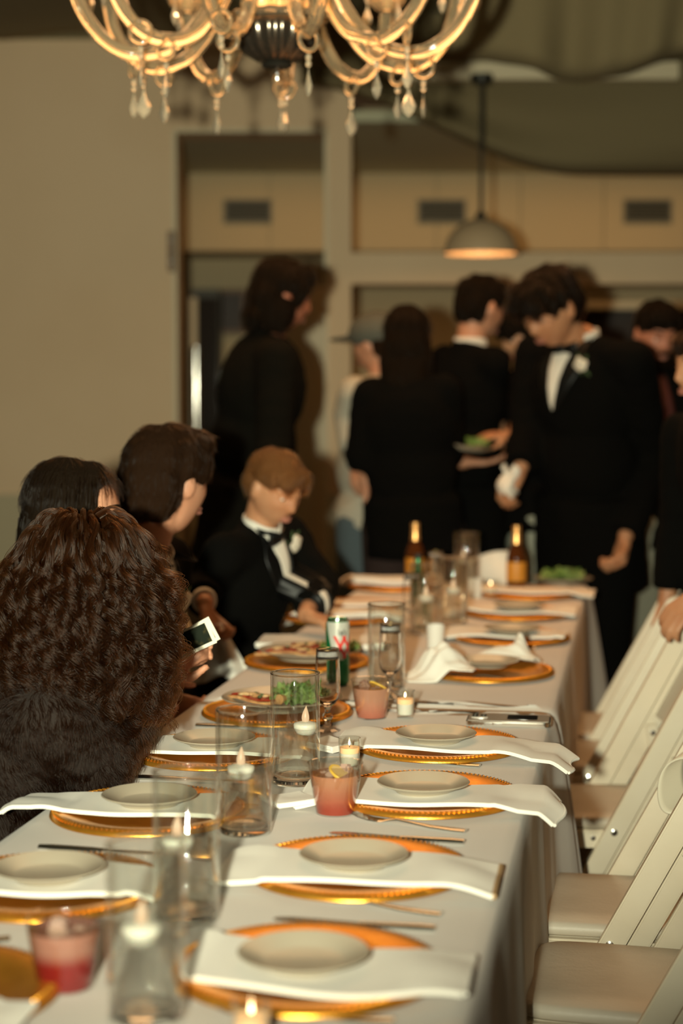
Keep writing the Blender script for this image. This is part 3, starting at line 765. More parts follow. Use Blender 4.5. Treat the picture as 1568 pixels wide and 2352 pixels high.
# ------------------------------------------------------------------ glass vases with water and floating candles
VH, VR = .193, .0432
def vase_first():
    t = thing('glass_vase', 'x', 'vase', (0, 0, 0), 0, 'cylinder vases down the middle of the tables')
    r, w = VR, .0032
    prof = [(.0001, 0), (r - .004, 0), (r - .001, .0012), (r, .004), (r, VH - .002), (r - .0008, VH), (r - w + .0008, VH), (r - w, VH - .002), (r - w, .020), (r - w - .004, .0145), (.0001, .0135)]
    obj('glass_wall', MB().lathe(prof, 64), M['glass'], t, angle=50)
    obj('rim', MB().ring([(r - w / 2 + .0021 * math.cos(a), VH + .0005 + .0017 * math.sin(a)) for a in np.linspace(0, 2 * math.pi, 8, endpoint=False)], 64), M['clear_glass'], t, angle=180)
    obj('base', MB().lathe([(.0001, .0012), (r - w - .004, .0012), (r - w - .001, .004), (r - w - .0006, .010), (r - w - .003, .0128), (.0001, .0128)], 48), M['clear_glass'], t)
    ri = r - w + .0003; wl = .098
    obj('water', MB().lathe([(.0001, .0133), (ri - .0042, .0143), (ri, .0198), (ri, wl), (.0001, wl)], 64), M['water'], t, angle=50)
    return t
def candle_first():
    t = thing('floating_candle', 'x', 'candle', (0, 0, 0), 0, 'white floating candles')
    obj('wax_cup', MB().lathe([(.0001, -.011), (.010, -.011), (.0155, -.009), (.0205, .001), (.0212, .006), (.0195, .0085), (.012, .0105), (.006, .0115), (.0001, .0115)], 32), M['wax'], t, angle=60)
    pr = [(.0055, .011), (.0066, .016), (.0064, .021), (.0048, .0275), (.0026, .033), (.0008, .0375), (.0001, .039)]
    b = MB().lathe(pr, 16); b.v = [(x + .0016 * (max(0, z - .02) / .019) ** 2, y, z) for x, y, z in b.v]
    obj('flame', b, M['flame'], t); return t
VS, FC = vase_first(), candle_first()
def vase(px, base_y, label, candle=(0, 0), cl=None):
    p = on(px, base_y, B0); put(VS, (p.x, p.y, B0), 0, label)
    if cl: put(FC, (p.x + candle[0], p.y + candle[1], B0 + .098 - .0005), .4, cl)
vase(337, 2338, 'glass vase nearest the camera, at the bottom left', (-.004, -.008), 'floating candle in the vase nearest the camera')
vase(428, 2108, 'glass vase second from the camera, overlapped by the nearest one', (-.012, .006), 'floating candle in the second vase, blurred behind the nearest one')
vase(560, 1912, 'glass vase before the left plates, third from the camera', (-.004, -.004), 'floating candle in the third vase, in front of the left plates')
vase(678, 1797, 'glass vase in sharp focus between flute and near vases', (.018, -.004), 'floating candle in the sharply focused vase beside the flute')
vase(887, 1578, 'glass vase standing behind the drink with the lemon slice', (-.010, -.012), 'floating candle in the vase behind the lemon drink')
vase(975, 1452, 'glass vase in the middle of the far table, left of the white cup', (.002, -.01), 'floating candle in the vase left of the white cup')
vase(1040, 1432, 'glass vase on the far table, beside the white cup', (0, -.01), 'floating candle in the far vase beside the white cup')
vase(1071, 1352, 'glass vase at the far end between the beer bottles', (-.012, -.004), 'floating candle in the vase between the beer bottles')

def votive_first():
    t = thing('votive_candle', 'x', 'candle', (0, 0, 0), 0, 'small glass votive candles')
    pr = [(.0001, 0), (.0165, 0), (.0175, .002), (.0205, .056), (.0207, .0575), (.0192, .0575), (.0188, .056), (.0163, .008), (.0001, .007)]
    obj('glass_cup', MB().lathe(pr, 40), M['glass'], t, angle=50)
    obj('wax', MB().lathe([(.0001, .0072), (.0160, .0078), (.0172, .030), (.0001, .030)], 32), M['wax'], t, angle=50)
    obj('glowing_wax', MB().lathe([(.0001, .0302), (.0172, .0302), (.0178, .040), (.0001, .0395)], 32), M['warmwax'], t, angle=50)
    w = obj('wick', MB().tube([(0, 0, .039), (.0006, 0, .044)], .0006, 6), M['ink'], t)
    obj('flame', MB().lathe([(.0008, .0435), (.0020, .046), (.0018, .049), (.0001, .054)], 10), M['fire'], t); return t
VT = votive_first()
def votive(px, y, label): p = on(px, y, B0); put(VT, (p.x, p.y, B0), 0, label)
votive(802, 1766, 'lit votive candle between the vases and the fourth right napkin')
votive(930, 1648, 'lit votive candle right of the drink with the lemon slice')
votive(577, 2420, 'lit votive candle cut by the bottom edge of the picture')
votive(1126, 1372, 'lit votive candle glowing left of the right beer bottle')
votive(1062, 1406, 'lit votive candle behind the white cup on the far table')
def cup_white(px, y, label):
    p = on(px, y, B0); t = thing('white_cup', label, 'cup', (p.x, p.y, B0))
    obj('cup', MB().lathe([(.0001, 0), (.021, 0), (.0225, .003), (.0245, .062), (.0225, .062), (.0205, .006), (.0001, .005)], 32), M['white_cup'], t, angle=50)
cup_white(1000, 1488, 'small white cup in front of the far vases')
cup_white(1090, 1372, 'small white cup beside the glowing votive at the far end')

# ------------------------------------------------------------------ stemmed flutes with a silver band
def flute_first():
    t = thing('champagne_flute', 'x', 'glass', (0, 0, 0), 0, 'cut stem flutes with a silver band')
    o_ = [(.0001, 0), (.026, 0), (.0265, .0015), (.018, .005), (.008, .010), (.0055, .016), (.0052, .020)]
    knop = [(.009, .024), (.0115, .029), (.009, .034), (.0052, .038), (.0055, .043), (.009, .050)]
    bowl = [(.017, .057), (.0235, .067), (.0258, .082), (.0255, .110), (.0240, .140), (.0228, .163), (.0232, .1645), (.0218, .1645), (.0214, .163), (.0226, .140), (.0240, .110), (.0243, .082), (.021, .067), (.012, .058), (.0001, .055)]
    obj('bowl', MB().lathe([(.0001, .0485)] + [(.009, .050)] + bowl, 40), M['clear_glass'], t, angle=60)
    obj('stem', MB().lathe(o_ + knop[:1] + knop[1:5] + [(.0085, .0488), (.0001, .0488)], 10, wob=lambda a, j: 1), M['clear_glass'], t, smooth=False)
    obj('silver_band', MB().ring([(.02335, .148), (.0233, .1625), (.0231, .1625), (.0231, .148)], 48), M['pattern_silver'], t)
    for z in (.146, .1655): obj('rim_line', MB().ring([(.0236 if z < .15 else .0234, z), (.0236 if z < .15 else .0234, z + .0014), (.0228 if z < .15 else .0216, z + .0014), (.0228 if z < .15 else .0216, z)], 48), M['brass'], t)
    return t
FL = flute_first()
def flute(px, y, label): p = on(px, y, B0); put(FL, (p.x, p.y, B0), 0, label)
flute(752, 1678, 'flute with a silver band beside the sharp vase and pink drink')
flute(896, 1602, 'flute standing just behind the lemon drink and its votive')
flute(945, 1448, 'flute among the far vases, left of the white cup')
flute(1000, 1385, 'flute at the far end near the left beer bottle')

# ------------------------------------------------------------------ iced drinks in clear cups
def drink(px, y, label, body, low, seed, lemon=1, h=.083, rt=.0445, rb=.031, fill=.80, sc=1):
    R = random.Random(seed); p = on(px, y, B0); t = thing('iced_drink', label, 'drink', (p.x, p.y, B0), seed, 'iced drinks in clear cups')
    t.scale = (sc, sc, sc)
    rad = lambda z: rb + (rt - rb) * (z / h) ** .9
    zs = np.linspace(0, h, 9)
    out = [(.0001, 0)] + [(rad(z), z) for z in zs] + [(rt + .001, h + .0008), (rt - .0012, h)]
    inn = [(rad(z) - .0012, z) for z in reversed(zs[1:-1])] + [(rb - .001, .0030), (.0001, .0030)]
    obj('cup', MB().lathe(out + inn, 48), M['plastic_cup'], t, angle=60)
    zf, zm = h * fill, h * .34
    zz = np.linspace(.003, zf, 10); obj('drink', MB().lathe([(.0001, .0029)] + [(rad(z) - .0010, z) for z in zz] + [(.0001, zf)], 48), body, t, angle=60)
    for k in range(6):
        a = k * 2.4 + seed; r = .019 if k < 4 else .006; z = zf - .010 + .006 * (k % 3) - (.018 if k > 3 else 0)
        rot = Matrix.Rotation(R.uniform(0, 3), 3, 'X') @ Matrix.Rotation(R.uniform(0, 3), 3, 'Z')
        b = MB().box((r * math.cos(a), r * math.sin(a), z), (.021, .019, .020), rot)
        obj('ice_cube', b, M['ice'], t, bevel=.004)
    if lemon:
        a0 = -1.9; b = MB(); c = Vector((.016 * math.cos(a0), .016 * math.sin(a0), zf + .001))
        rot = Matrix.Rotation(.55, 3, 'X') @ Matrix.Rotation(.1, 3, 'Y')
        b.lathe([(.0001, -.002), (.0225, -.002), (.0235, 0), (.0225, .002), (.0001, .002)], 28, c, rot)
        l = obj('lemon_slice', b, M['lemon'], t, angle=60)
        b = MB(); b.lathe([(.0001, .0021), (.019, .0021), (.0001, .0026)], 24, c, rot); obj('lemon_flesh', b, M['lemon_in'], l)
drink(770, 1868, 'pink iced drink with a lemon wheel, in front of the third right setting', M['drink_rose'], None, 1, 1, .083)
drink(853, 1648, 'pale pink iced drink with a yellow lemon slice, left of a votive', M['drink_pale'], None, 2, 1, .083, sc=.97)
drink(150, 2268, 'dark red iced drink in the left foreground, out of focus', M['drink_dark'], None, 3, 0, .083, fill=.85)

# ------------------------------------------------------------------ beer can and bottles
p = on(775, 1573, B0); t = thing('drink_can', 'slim green and white can with red crossed letters', 'can', (p.x, p.y, B0))
r, h = .0275, .156
obj('can_body', MB().lathe([(.0001, .003), (.020, .003), (.022, 0), (.0235, .003), (r, .010), (r, h - .012), (.0238, h - .003), (.0243, h), (.0225, h - .001), (.0220, h - .006), (.0001, h - .006)], 48), M['can_green'], t, angle=50)
def wrap(mb, pts, rr, a0):                                     # flat print bent round the can: (angle, height) outline
    n = len(pts); V = [Vector((rr * math.cos(a0 + a), rr * math.sin(a0 + a), z)) for a, z in pts]
    return mb.add(V, [tuple(range(n))])
def band(lo, hi, a_lo, a_hi, rr, a0, n=14, m=8):
    b = MB(); return b.grid(lambda s, q: Vector((rr * math.cos(a0 + a_lo(q) + (a_hi(q) - a_lo(q)) * s), rr * math.sin(a0 + a_lo(q) + (a_hi(q) - a_lo(q)) * s), lo + (hi - lo) * q)), n, m)
fa = -math.pi / 2
obj('white_field', band(.062, .150, lambda q: -.15 - .95 * q ** .8, lambda q: .55 + .85 * q ** .35, r + .0002, fa), M['can_white'], t)
obj('rim', MB().ring([(.0243, h - .004), (.0250, h - .001), (.0243, h + .0012), (.0228, h + .0006), (.0226, h - .004)], 40), M['steel'], t)
for k, (ac, zc, sz) in enumerate(((.22, .092, 1.0), (.98, .092, 1.0))):
    for sgn in (-1, 1):
        st = lambda q, s=sgn: ac + s * (q - .5) * .95 * sz
        obj('red_cross', band(.066, .118, lambda q, s=sgn: st(q) - .14, lambda q, s=sgn: st(q) + .14, r + .0004 + .0001 * sgn, fa, 4, 10), M['red'], t)
for k in range(5):                                             # the small dark letters above the crosses
    a = .05 + .17 * k
    obj('letter', band(.119, .119 + (.016 if k in (0, 3) else .011), lambda q: a - .03, lambda q: a + .03, r + .0004, fa, 2, 2), M['ink'], t)
    if k in (1, 2, 4): obj('letter', band(.119, .130, lambda q: a + .055, lambda q: a + .09, r + .0004, fa, 2, 2), M['ink'], t)
def bottle(px, y, label):
    p = on(px, y, B0); t = thing('beer_bottle', label, 'bottle', (p.x, p.y, B0), 0, 'amber beer bottles at the far end')
    r = .034
    obj('bottle_glass', MB().lathe([(.0001, .002), (.028, .002), (.030, 0), (r, .004), (r, .098), (.0325, .108), (.026, .128), (.0175, .148), (.0145, .165), (.0135, .200), (.0140, .204), (.0001, .204)], 36), M['amber'], t, angle=50)
    obj('label', MB().lathe([(r + .0003, .022), (r + .0005, .023), (r + .0005, .088), (r + .0003, .089)], 36), M['label'], t)
    obj('neck_foil', MB().lathe([(.0172, .152), (.0150, .168), (.0142, .196), (.0146, .2065), (.0142, .213), (.0001, .214)], 28, wob=lambda a, j: 1 + .02 * math.sin(a * 9 + j)), M['foil'], t)
    return t
bottle(953, 1338, 'amber beer bottle with an orange label, left of the far vase')
bottle(1185, 1348, 'amber beer bottle with an orange label, right of the far napkin')
p = on(992, 1340, B0); t = thing('salt_shaker', 'small white shaker between the far bottle and vase', 'shaker', (p.x, p.y, B0))
obj('body', MB().lathe([(.0001, 0), (.018, 0), (.02, .004), (.017, .05), (.012, .075), (.0001, .075)], 20), M['white_cup'], t)
obj('cap', MB().lathe([(.0125, .074), (.013, .092), (.008, .10), (.0001, .101)], 16), M['china'], t)
p = on(962, 1420, B0); t = thing('green_bottle', 'small green bottle among the far vases', 'bottle', (p.x, p.y + .08, B0))
obj('bottle_glass', MB().lathe([(.0001, 0), (.024, 0), (.026, .004), (.026, .10), (.012, .135), (.0105, .18), (.0001, .18)], 24), M['can_green'], t)
obj('cap', MB().lathe([(.0118, .172), (.012, .186), (.0001, .188)], 16), M['dark_metal'], t)
# tall folded napkin standing at the far end
u, v = UV(on(1130, 1345, TOP))
def standing(s, q):
    a = (s - .5) * .17; z = B0 + .002 + q * .115 * (1 - .25 * (s - .75) ** 2 * 4 * .5)
    return TT(u + .03 * math.cos(a * 22) + .012 * math.sin(q * 4 + s * 6), v + a, z)
o = obj('standing_napkin', MB().slab(standing, 20, 10, .008), M['napkin'], angle=75); tag(o, 'white napkin standing upright at the far end left of a bottle', 'napkin')

# ------------------------------------------------------------------ phone
p = on(1168, 1661, B0); t = thing('phone', 'phone in a clear case lying face down by the right table edge', 'phone', (p.x, p.y, B0), -YAW + .03)
w, d, hh = .172, .084, .0105
def rrect(w, d, r, n=6):
    P = []
    for cx, cy, a0 in ((w / 2 - r, d / 2 - r, 0), (-w / 2 + r, d / 2 - r, .5 * math.pi), (-w / 2 + r, -d / 2 + r, math.pi), (w / 2 - r, -d / 2 + r, 1.5 * math.pi)):
        for k in range(n + 1): a = a0 + .5 * math.pi * k / n; P.append((cx + r * math.cos(a), cy + r * math.sin(a)))
    return P
obj('frame', MB().poly([(x, y, 0) for x, y in rrect(w, d, .012)], hh), M['chrome'], t, bevel=.0022)
obj('back', MB().poly([(x, y, hh - .0002) for x, y in rrect(w - .006, d - .006, .010)], .0012), M['phone_case'], t, bevel=.0004)
cm = obj('camera_bump', MB().poly([(x - .060, y + .005, hh + .0009) for x, y in rrect(.036, .036, .009)], .0022), M['phone_case'], t, bevel=.0006)
for dx, dy in ((-.069, .013), (-.069, -.004), (-.052, .005)): obj('lens', MB().lathe([(.0001, hh + .003), (.0065, hh + .003), (.0065, hh + .0048), (.0052, hh + .0048), (.0050, hh + .0036), (.0001, hh + .0036)], 18, (dx, dy, 0)), M['dark_metal'], cm)
obj('card_window', MB().poly([(x + .028, y + .006, hh + .0009) for x, y in rrect(.062, .050, .006)], .0005), M['phone_black'], t)
for dx in (-.02, .0): obj('button', MB().box((dx - .02, -d / 2 - .0004, hh * .55), (.016, .0016, .003)), M['steel'], t)

# ------------------------------------------------------------------ food
def lettuce(label, x, y, z, r, n, seed):
    R = random.Random(seed); t = thing('lettuce', label, 'lettuce', (x, y, z))
    for k in range(n):
        a = R.uniform(0, 6.28); rr = R.uniform(0, r * .75); cx, cy = rr * math.cos(a), rr * math.sin(a)
        L_, W_ = R.uniform(.04, .06), R.uniform(.02, .032); az = R.uniform(0, 6.28); tilt = R.uniform(.2, 1.15); f = R.uniform(0, 6)
        def fn(s, q):
            xx = L_ * (s - .35); ww = W_ * math.sin(math.pi * min(1, .12 + s * .9)) ** .6
            yy = (q - .5) * 2 * ww; e = abs(q - .5) * 2
            zz = .5 * xx * math.tan(tilt * .6) + .010 * e * math.sin(s * 17 + f + (q > .5) * 2) + .012 * (s - .5) ** 2
            return (cx + xx * math.cos(az) - yy * math.sin(az), cy + xx * math.sin(az) + yy * math.cos(az), max(.001, .012 + zz + R_k[0]))
        R_k = [R.uniform(0, .022) * (1 - rr / r)]
        obj('leaf', MB().slab(fn, 9, 8, .0008), M['leaf'], t, angle=180)
    return t
def pizza(label, x, y, z, rz, L_=.15, W_=.105, seed=1):
    R = random.Random(seed); t = thing('pizza_slice', label, 'pizza', (x, y, z), rz, 'slices of pizza')
    def tri(s, q, zo=0, inset=0):                              # s: 0 crust .. 1 tip
        w = (W_ - inset * 2) * (1 - s) / 2 + .004; yy = (q - .5) * 2 * w
        return (-L_ / 2 + inset + (L_ - inset * 2.2) * s + .012 * (1 - (2 * q - 1) ** 2) * -1 * (1 - s), yy, .008 + zo + .004 * math.sin(s * 7 + seed))
    obj('base', MB().slab(lambda s, q: tri(s, q), 14, 8, .006), M['crust'], t)
    obj('sauce', MB().slab(lambda s, q: tri(s, q, .003 + .0015 * math.sin(q * 17 + s * 11), .007), 16, 10, .0025), M['sauce'], t)
    pts = [Vector(tri(0, q, .004)) for q in np.linspace(-.02, 1.02, 12)]
    obj('crust_edge', MB().tube(pts, [.008 + .003 * math.sin(k * 1.7 + seed) for k in range(12)], 10), M['crust'], t)
    for k in range(7):
        s, q = R.uniform(.08, .72), R.uniform(.2, .8); c = Vector(tri(s, q, .0055))
        obj('melted_cheese', MB().ell(c, (R.uniform(.010, .02), R.uniform(.008, .014), .0035), Matrix.Rotation(R.uniform(0, 3), 3, 'Z'), 12, 6), M['cheese'], t)
    for k in range(4):
        s, q = R.uniform(.1, .6), R.uniform(.2, .8); c = Vector(tri(s, q, .0075))
        obj('olive_piece', MB().ell(c, (.007, .005, .003), Matrix.Rotation(R.uniform(0, 3), 3, 'Z'), 8, 5), M['stem'], t)
    return t
zf = B0 + .0178 + .009
cA, cB = TT(uA + .005, vA + .01), TT(uB + .005, vB + .005)
pizza('pizza slice on the plate behind the two near vases', cA.x - .052, cA.y + .0, zf + .004, 2.9, .13, .10, 2)
lettuce('heap of green lettuce behind the sharply focused vase', cA.x + .038, cA.y - .005, zf, .062, 34, 3)
pizza('large pizza slice with red sauce at the left of its plate', cB.x - .055, cB.y - .018, zf + .004, 3.3, .165, .13, 4)
pizza('pizza slice lying in the middle beside the green can', cB.x + .0, cB.y + .034, zf + .006, 2.2, .165, .12, 5)
lettuce('green lettuce between the can and the glass vase', cB.x + .072, cB.y - .012, zf, .042, 18, 6)
p = on(1290, 1338, TOP); lettuce('green salad at the far right end of the table', p.x, p.y - .02, B0 + .012, .085, 36, 8)
q = thing('salad_plate', 'white plate under the salad at the far right end', 'plate', (p.x, p.y - .02, B0))
obj('dish', MB().lathe([(.0001, .002), (.06, .002), (.07, 0), (.075, .004), (.105, .016), (.107, .018), (.104, .019), (.074, .008), (.0001, .006)], 40), M['china'], q)

# ------------------------------------------------------------------ crystal chandelier
YC = 4.6; cc = at(636, 130, YC); CZ = cc.z                     # height of the arms' lowest points
t = thing('chandelier', 'crystal chandelier with curved glass arms and hanging drops', 'chandelier', (cc.x, YC, CZ))
ARM = [(.055, .34), (.085, .30), (.125, .225), (.165, .145), (.205, .08), (.255, .028), (.31, .004), (.375, .0), (.43, .022), (.475, .065), (.505, .12), (.52, .18), (.525, .205)]
def smooth_path(P, n=44):
    P = [np.array(p) for p in P]; P = [2 * P[0] - P[1]] + P + [2 * P[-1] - P[-2]]; out = []
    k = len(P) - 3
    for i in range(n + 1):
        x = k * i / n; j = min(int(x), k - 1); f = x - j; a, b_, c, d = P[j:j + 4]
        out.append(.5 * ((2 * b_) + (c - a) * f + (2 * a - 5 * b_ + 4 * c - d) * f * f + (3 * b_ - a - 3 * c + d) * f ** 3))
    return out
path = smooth_path(ARM)
def kite(b, z0, w, h):                                         # a flat faceted drop hanging from z0
    k = 8; lv = [(.0008, 0), (.32 * w, -.24 * h), (w, -.62 * h), (.66 * w, -.86 * h), (.0008, -h)]
    V = []
    for r, z in lv:
        for i in range(k): a = 2 * math.pi * (i + .5) / k; V.append((r * math.cos(a), r * .45 * math.sin(a), z0 + z))
    F = [(j * k + i, j * k + (i + 1) % k, (j + 1) * k + (i + 1) % k, (j + 1) * k + i) for j in range(4) for i in range(k)] + [tuple(range(k)), tuple(4 * k + i for i in range(k - 1, -1, -1))]
    b.add(V, F)
def mk(b, m, smooth=True, ang=50):
    me = b.mesh('m'); finish(me, m, smooth, ang); return me
MA = mk(MB().tube([(r, 0, z) for r, z in path], .0178, 20, wob=lambda a, i: 1 + .085 * math.cos(5 * a + i * .42)), M['amber_clear'], True, 180)
MRING = mk(MB().ring([(.026 + .0055 * math.cos(a), .0055 * math.sin(a)) for a in np.linspace(0, 2 * math.pi, 10, endpoint=False)], 32, (0, 0, 0), Matrix.Rotation(math.pi / 2, 3, 'X')), M['amber_clear'], True, 180)
MBEAD = mk(MB().ell((0, 0, -.010), (.0075, .0075, .009), None, 8, 6), M['crystal'], False)
b = MB(); kite(b, -.020, .0205, .074); MDROP = mk(b, M['crystal'], False)
b = MB(); kite(b, -.020, .0140, .068); MDROP2 = mk(b, M['crystal'], False)
MCUP = mk(MB().lathe([(.012, 0), (.03, .006), (.048, .022), (.056, .046), (.060, .050), (.056, .052), (.045, .026), (.028, .011), (.010, .008)], 36, wob=lambda a, j: 1 + .06 * math.cos(12 * a) * (j > 1)), M['amber_clear'], True, 60)
MCAN = mk(MB().lathe([(.0001, .005), (.013, .005), (.012, .10), (.0001, .10)], 16), M['wax'])
MBULB = mk(MB().lathe([(.006, .10), (.015, .115), (.016, .13), (.010, .155), (.004, .17), (.0001, .176)], 16), M['bulb'])
MFER = mk(MB().lathe([(.0001, -.006), (.016, -.006), (.02, 0), (.016, .010), (.0001, .010)], 16), M['chrome'])
def link(name, me, parent, loc=(0, 0, 0), rz=0):
    o = bpy.data.objects.new(name, me); COL.objects.link(o); o.parent = parent; o.location = loc; o.rotation_euler = (0, 0, rz); return o
def pendant(parent, r, ang, z, tilt, ring=True, flat=False, chain=0):
    ca, sa = math.cos(ang), math.sin(ang); base = (r * ca, r * sa, z)
    zz = z
    if ring: link('ring', MRING, parent, (base[0], base[1], z), ang + math.pi / 2 + tilt); zz = z - .032
    for k in range(1 + chain): link('bead', MBEAD, parent, (base[0], base[1], zz - .016 * k), 0)
    link('crystal_drop', MDROP2 if flat else MDROP, parent, (base[0], base[1], zz - .016 * chain), tilt + ang)
N_ARMS = 11
for k in range(N_ARMS):
    th = math.radians(-18 + 360 / N_ARMS * k)                  # from the side facing the camera
    ang = -math.pi / 2 + th
    a = link('arm', MA, t, (0, 0, 0), ang)
    ca, sa = math.cos(ang), math.sin(ang)
    link('candle_cup', MCUP, t, (.525 * ca, .525 * sa, .205), 0); link('ferrule', MFER, t, (.525 * ca, .525 * sa, .203), 0)
    link('candle_sleeve', MCAN, t, (.525 * ca, .525 * sa, .205), 0)
    link('light_bulb', MBULB, t, (.525 * ca, .525 * sa, .205), 0)
    pendant(t, .345, ang, -.022, .4 * math.sin(k * 2.1), True, k % 3 == 1, k % 2)
    for q in (-1, 0, 1):
        an2 = ang + q * 2.0
        px_, py_ = .525 * ca + .056 * math.cos(an2), .525 * sa + .056 * math.sin(an2)
        link('bead', MBEAD, t, (px_, py_, .250)); link('crystal_drop', MDROP2, t, (px_, py_, .250), an2)
    if k % 2 == 0: pendant(t, .43, ang + .04, .006, .9, True, True, 1)
obj('bowl', MB().lathe([(.0001, -.018), (.05, -.013), (.085, .008), (.103, .036), (.110, .066), (.110, .078), (.104, .084), (.0001, .084)], 72, wob=lambda a, j: 1 + .05 * math.cos(18 * a) * (0 < j < 6)), M['silver_bowl'], t, angle=180)
obj('scalloped_collar', MB().lathe([(.060, .084), (.126, .088), (.132, .096), (.120, .106), (.070, .108)], 90, wob=lambda a, j: 1 + .05 * math.cos(15 * a) * (j in (1, 2, 3))), M['amber_clear'], t, angle=180)
obj('column', MB().lathe([(.0001, .106), (.085, .108), (.090, .14), (.082, .22), (.070, .30), (.04, .36), (.022, .42), (.02, .62), (.0001, .62)], 60, wob=lambda a, j: 1 + .06 * math.cos(12 * a) * (0 < j < 6)), M['amber_clear'], t, angle=180)
f = obj('finial_plate', MB().lathe([(.0001, -.030), (.036, -.028), (.042, -.022), (.034, -.015), (.0001, -.015)], 32), M['dark_metal'], t)
obj('finial', MB().lathe([(.0001, -.062), (.005, -.060), (.006, -.054), (.003, -.050), (.006, -.045), (.006, -.040), (.003, -.036), (.007, -.030), (.0001, -.029)], 14), M['steel'], f)
obj('hanging_rod', MB().tube([(0, 0, .60), (0, 0, CEIL - CZ)], .009, 8), M['dark_metal'], t)
obj('canopy', MB().lathe([(.0001, CEIL - CZ - .04), (.05, CEIL - CZ - .03), (.065, CEIL - CZ), (.0001, CEIL - CZ)], 24), M['dark_metal'], t)
# ------------------------------------------------------------------ people
def V3(*a): return Vector(a)
def frame_of(f, up):
    f = Vector(f).normalized(); up = Vector(up); up = (up - f * up.dot(f)).normalized(); r = f.cross(up)
    return r, f, up
def head_into(mb, c, f, up, s=1.0, wide=1.0):
    r, f, up = frame_of(f, up); n, m = 56, 40; V, F = [], []
    g = lambda x, a: math.exp(-(x / a) ** 2)
    for i in range(n):
        a = 2 * math.pi * i / n
        for j in range(m + 1):
            b = math.pi * j / m - math.pi / 2
            q, z = max(1e-4, math.cos(b)), math.sin(b); x, y = q * math.cos(a), q * math.sin(a)
            lo = max(0, -z)
            X_ = x * .076 * wide * (1 - .30 * lo ** 1.8); Y_ = y * (.096 if y > 0 else .098) * (1 - (.12 if y > 0 else .28) * lo ** 2); Z_ = z * (.120 if z < 0 else .116)
            if y < 0 and z < 0: Z_ *= .86
            if y > 0:
                w = min(1, y * 3)
                zn = Z_
                prof = 0 if zn > .022 or zn < -.046 else ((.022 - zn) / .054 if zn > -.032 else (zn + .046) / .014)
                Y_ += w * .024 * g(X_, .0085 + .006 * max(0, prof)) * max(0, prof) ** 1.15
                Y_ -= w * .0115 * g(abs(X_) - .032, .0155) * g(Z_ - .006, .0115)
                Y_ += w * .0045 * g(Z_ - .030, .010) * g(abs(X_) - .026, .026)
                Y_ += w * .0055 * g(X_, .021) * (g(Z_ + .059, .0055) + g(Z_ + .071, .006)) - w * .002 * g(X_, .022) * g(Z_ + .065, .002)
                Y_ += w * .009 * g(X_, .020) * g(Z_ + .100, .014)
                Y_ += w * .004 * g(abs(X_) - .048, .018) * g(Z_ + .024, .018)
            V.append(Vector(c) + (r * X_ + f * Y_ + up * Z_) * s)
    k = m + 1
    for i in range(n):
        i2 = (i + 1) % n
        for j in range(m): F.append((i * k + j, i2 * k + j, i2 * k + j + 1, i * k + j + 1))
    mb.add(V, F)
    for sx in (-1, 1):
        e = Vector(c) + (r * sx * .077 * wide + f * -.010 + up * -.004) * s
        R = Matrix((r + f * -.45 * sx, f + r * .45 * sx, up)).transposed()
        mb.ell(e, (.009 * s, .018 * s, .031 * s), R, 12, 8)
def hand_into(mb, w, d, n, thumb, curl=.7, s=1.0, spread=.1):
    d = Vector(d).normalized(); n = Vector(n); n = (n - d * n.dot(d)).normalized(); t = d.cross(n)
    w = Vector(w)
    for k, (o, L1, L2) in enumerate(((-.030, .034, .026), (-.010, .044, .034), (.010, .048, .037), (.030, .042, .032))):
        o *= thumb * -1 * -1
        kn = w + (d * (.086 - abs(o) * .25) + t * o) * s
        mb.cap(w + (d * .012 + t * o * .55) * s, kn, .0155 * s, .0105 * s, 10)
        def rot(a): return (d * math.cos(a) + n * math.sin(a) + t * o * spread * 5).normalized()
        p1 = kn + rot(curl * .75) * L1 * s; p2 = p1 + rot(curl * 1.75) * L2 * .62 * s; p3 = p2 + rot(curl * 2.5) * L2 * .55 * s
        mb.cap(kn, p1, .0102 * s, .0090 * s, 10); mb.cap(p1, p2, .0090 * s, .0082 * s, 10); mb.cap(p2, p3, .0082 * s, .0070 * s, 10)
    b0 = w + (d * .028 + t * thumb * .024 + n * .006) * s
    b1 = b0 + (d * .030 + t * thumb * .026 + n * .016) * s; b2 = b1 + (d * .030 + t * thumb * (.008 - .012 * curl) + n * (.008 + .014 * curl)) * s
    mb.cap(w + d * .012 * s, b0, .016 * s, .0135 * s, 10); mb.cap(b0, b1, .0130 * s, .0105 * s, 10); mb.cap(b1, b2, .0105 * s, .0080 * s, 10)
def curves(name, P, rad, m, parent=None, origin=(0, 0, 0), tip=.35):
    P = np.asarray(P, dtype=np.float32) - np.array(origin, dtype=np.float32); k, n, _ = P.shape
    cu = bpy.data.hair_curves.new(name); cu.add_curves([n] * k)
    cu.attributes['position'].data.foreach_set('vector', P.ravel()) if 'position' in cu.attributes else cu.position_data.foreach_set('vector', P.ravel())
    ra = cu.attributes.get('radius') or cu.attributes.new('radius', 'FLOAT', 'POINT')
    ra.data.foreach_set('value', np.tile(np.linspace(1, tip, n) * rad, k).astype(np.float32))
    cu.materials.append(m)
    o = bpy.data.objects.new(name, cu); COL.objects.link(o); o['kind'] = 'stuff'
    if parent is not None: o.parent = parent
    return o
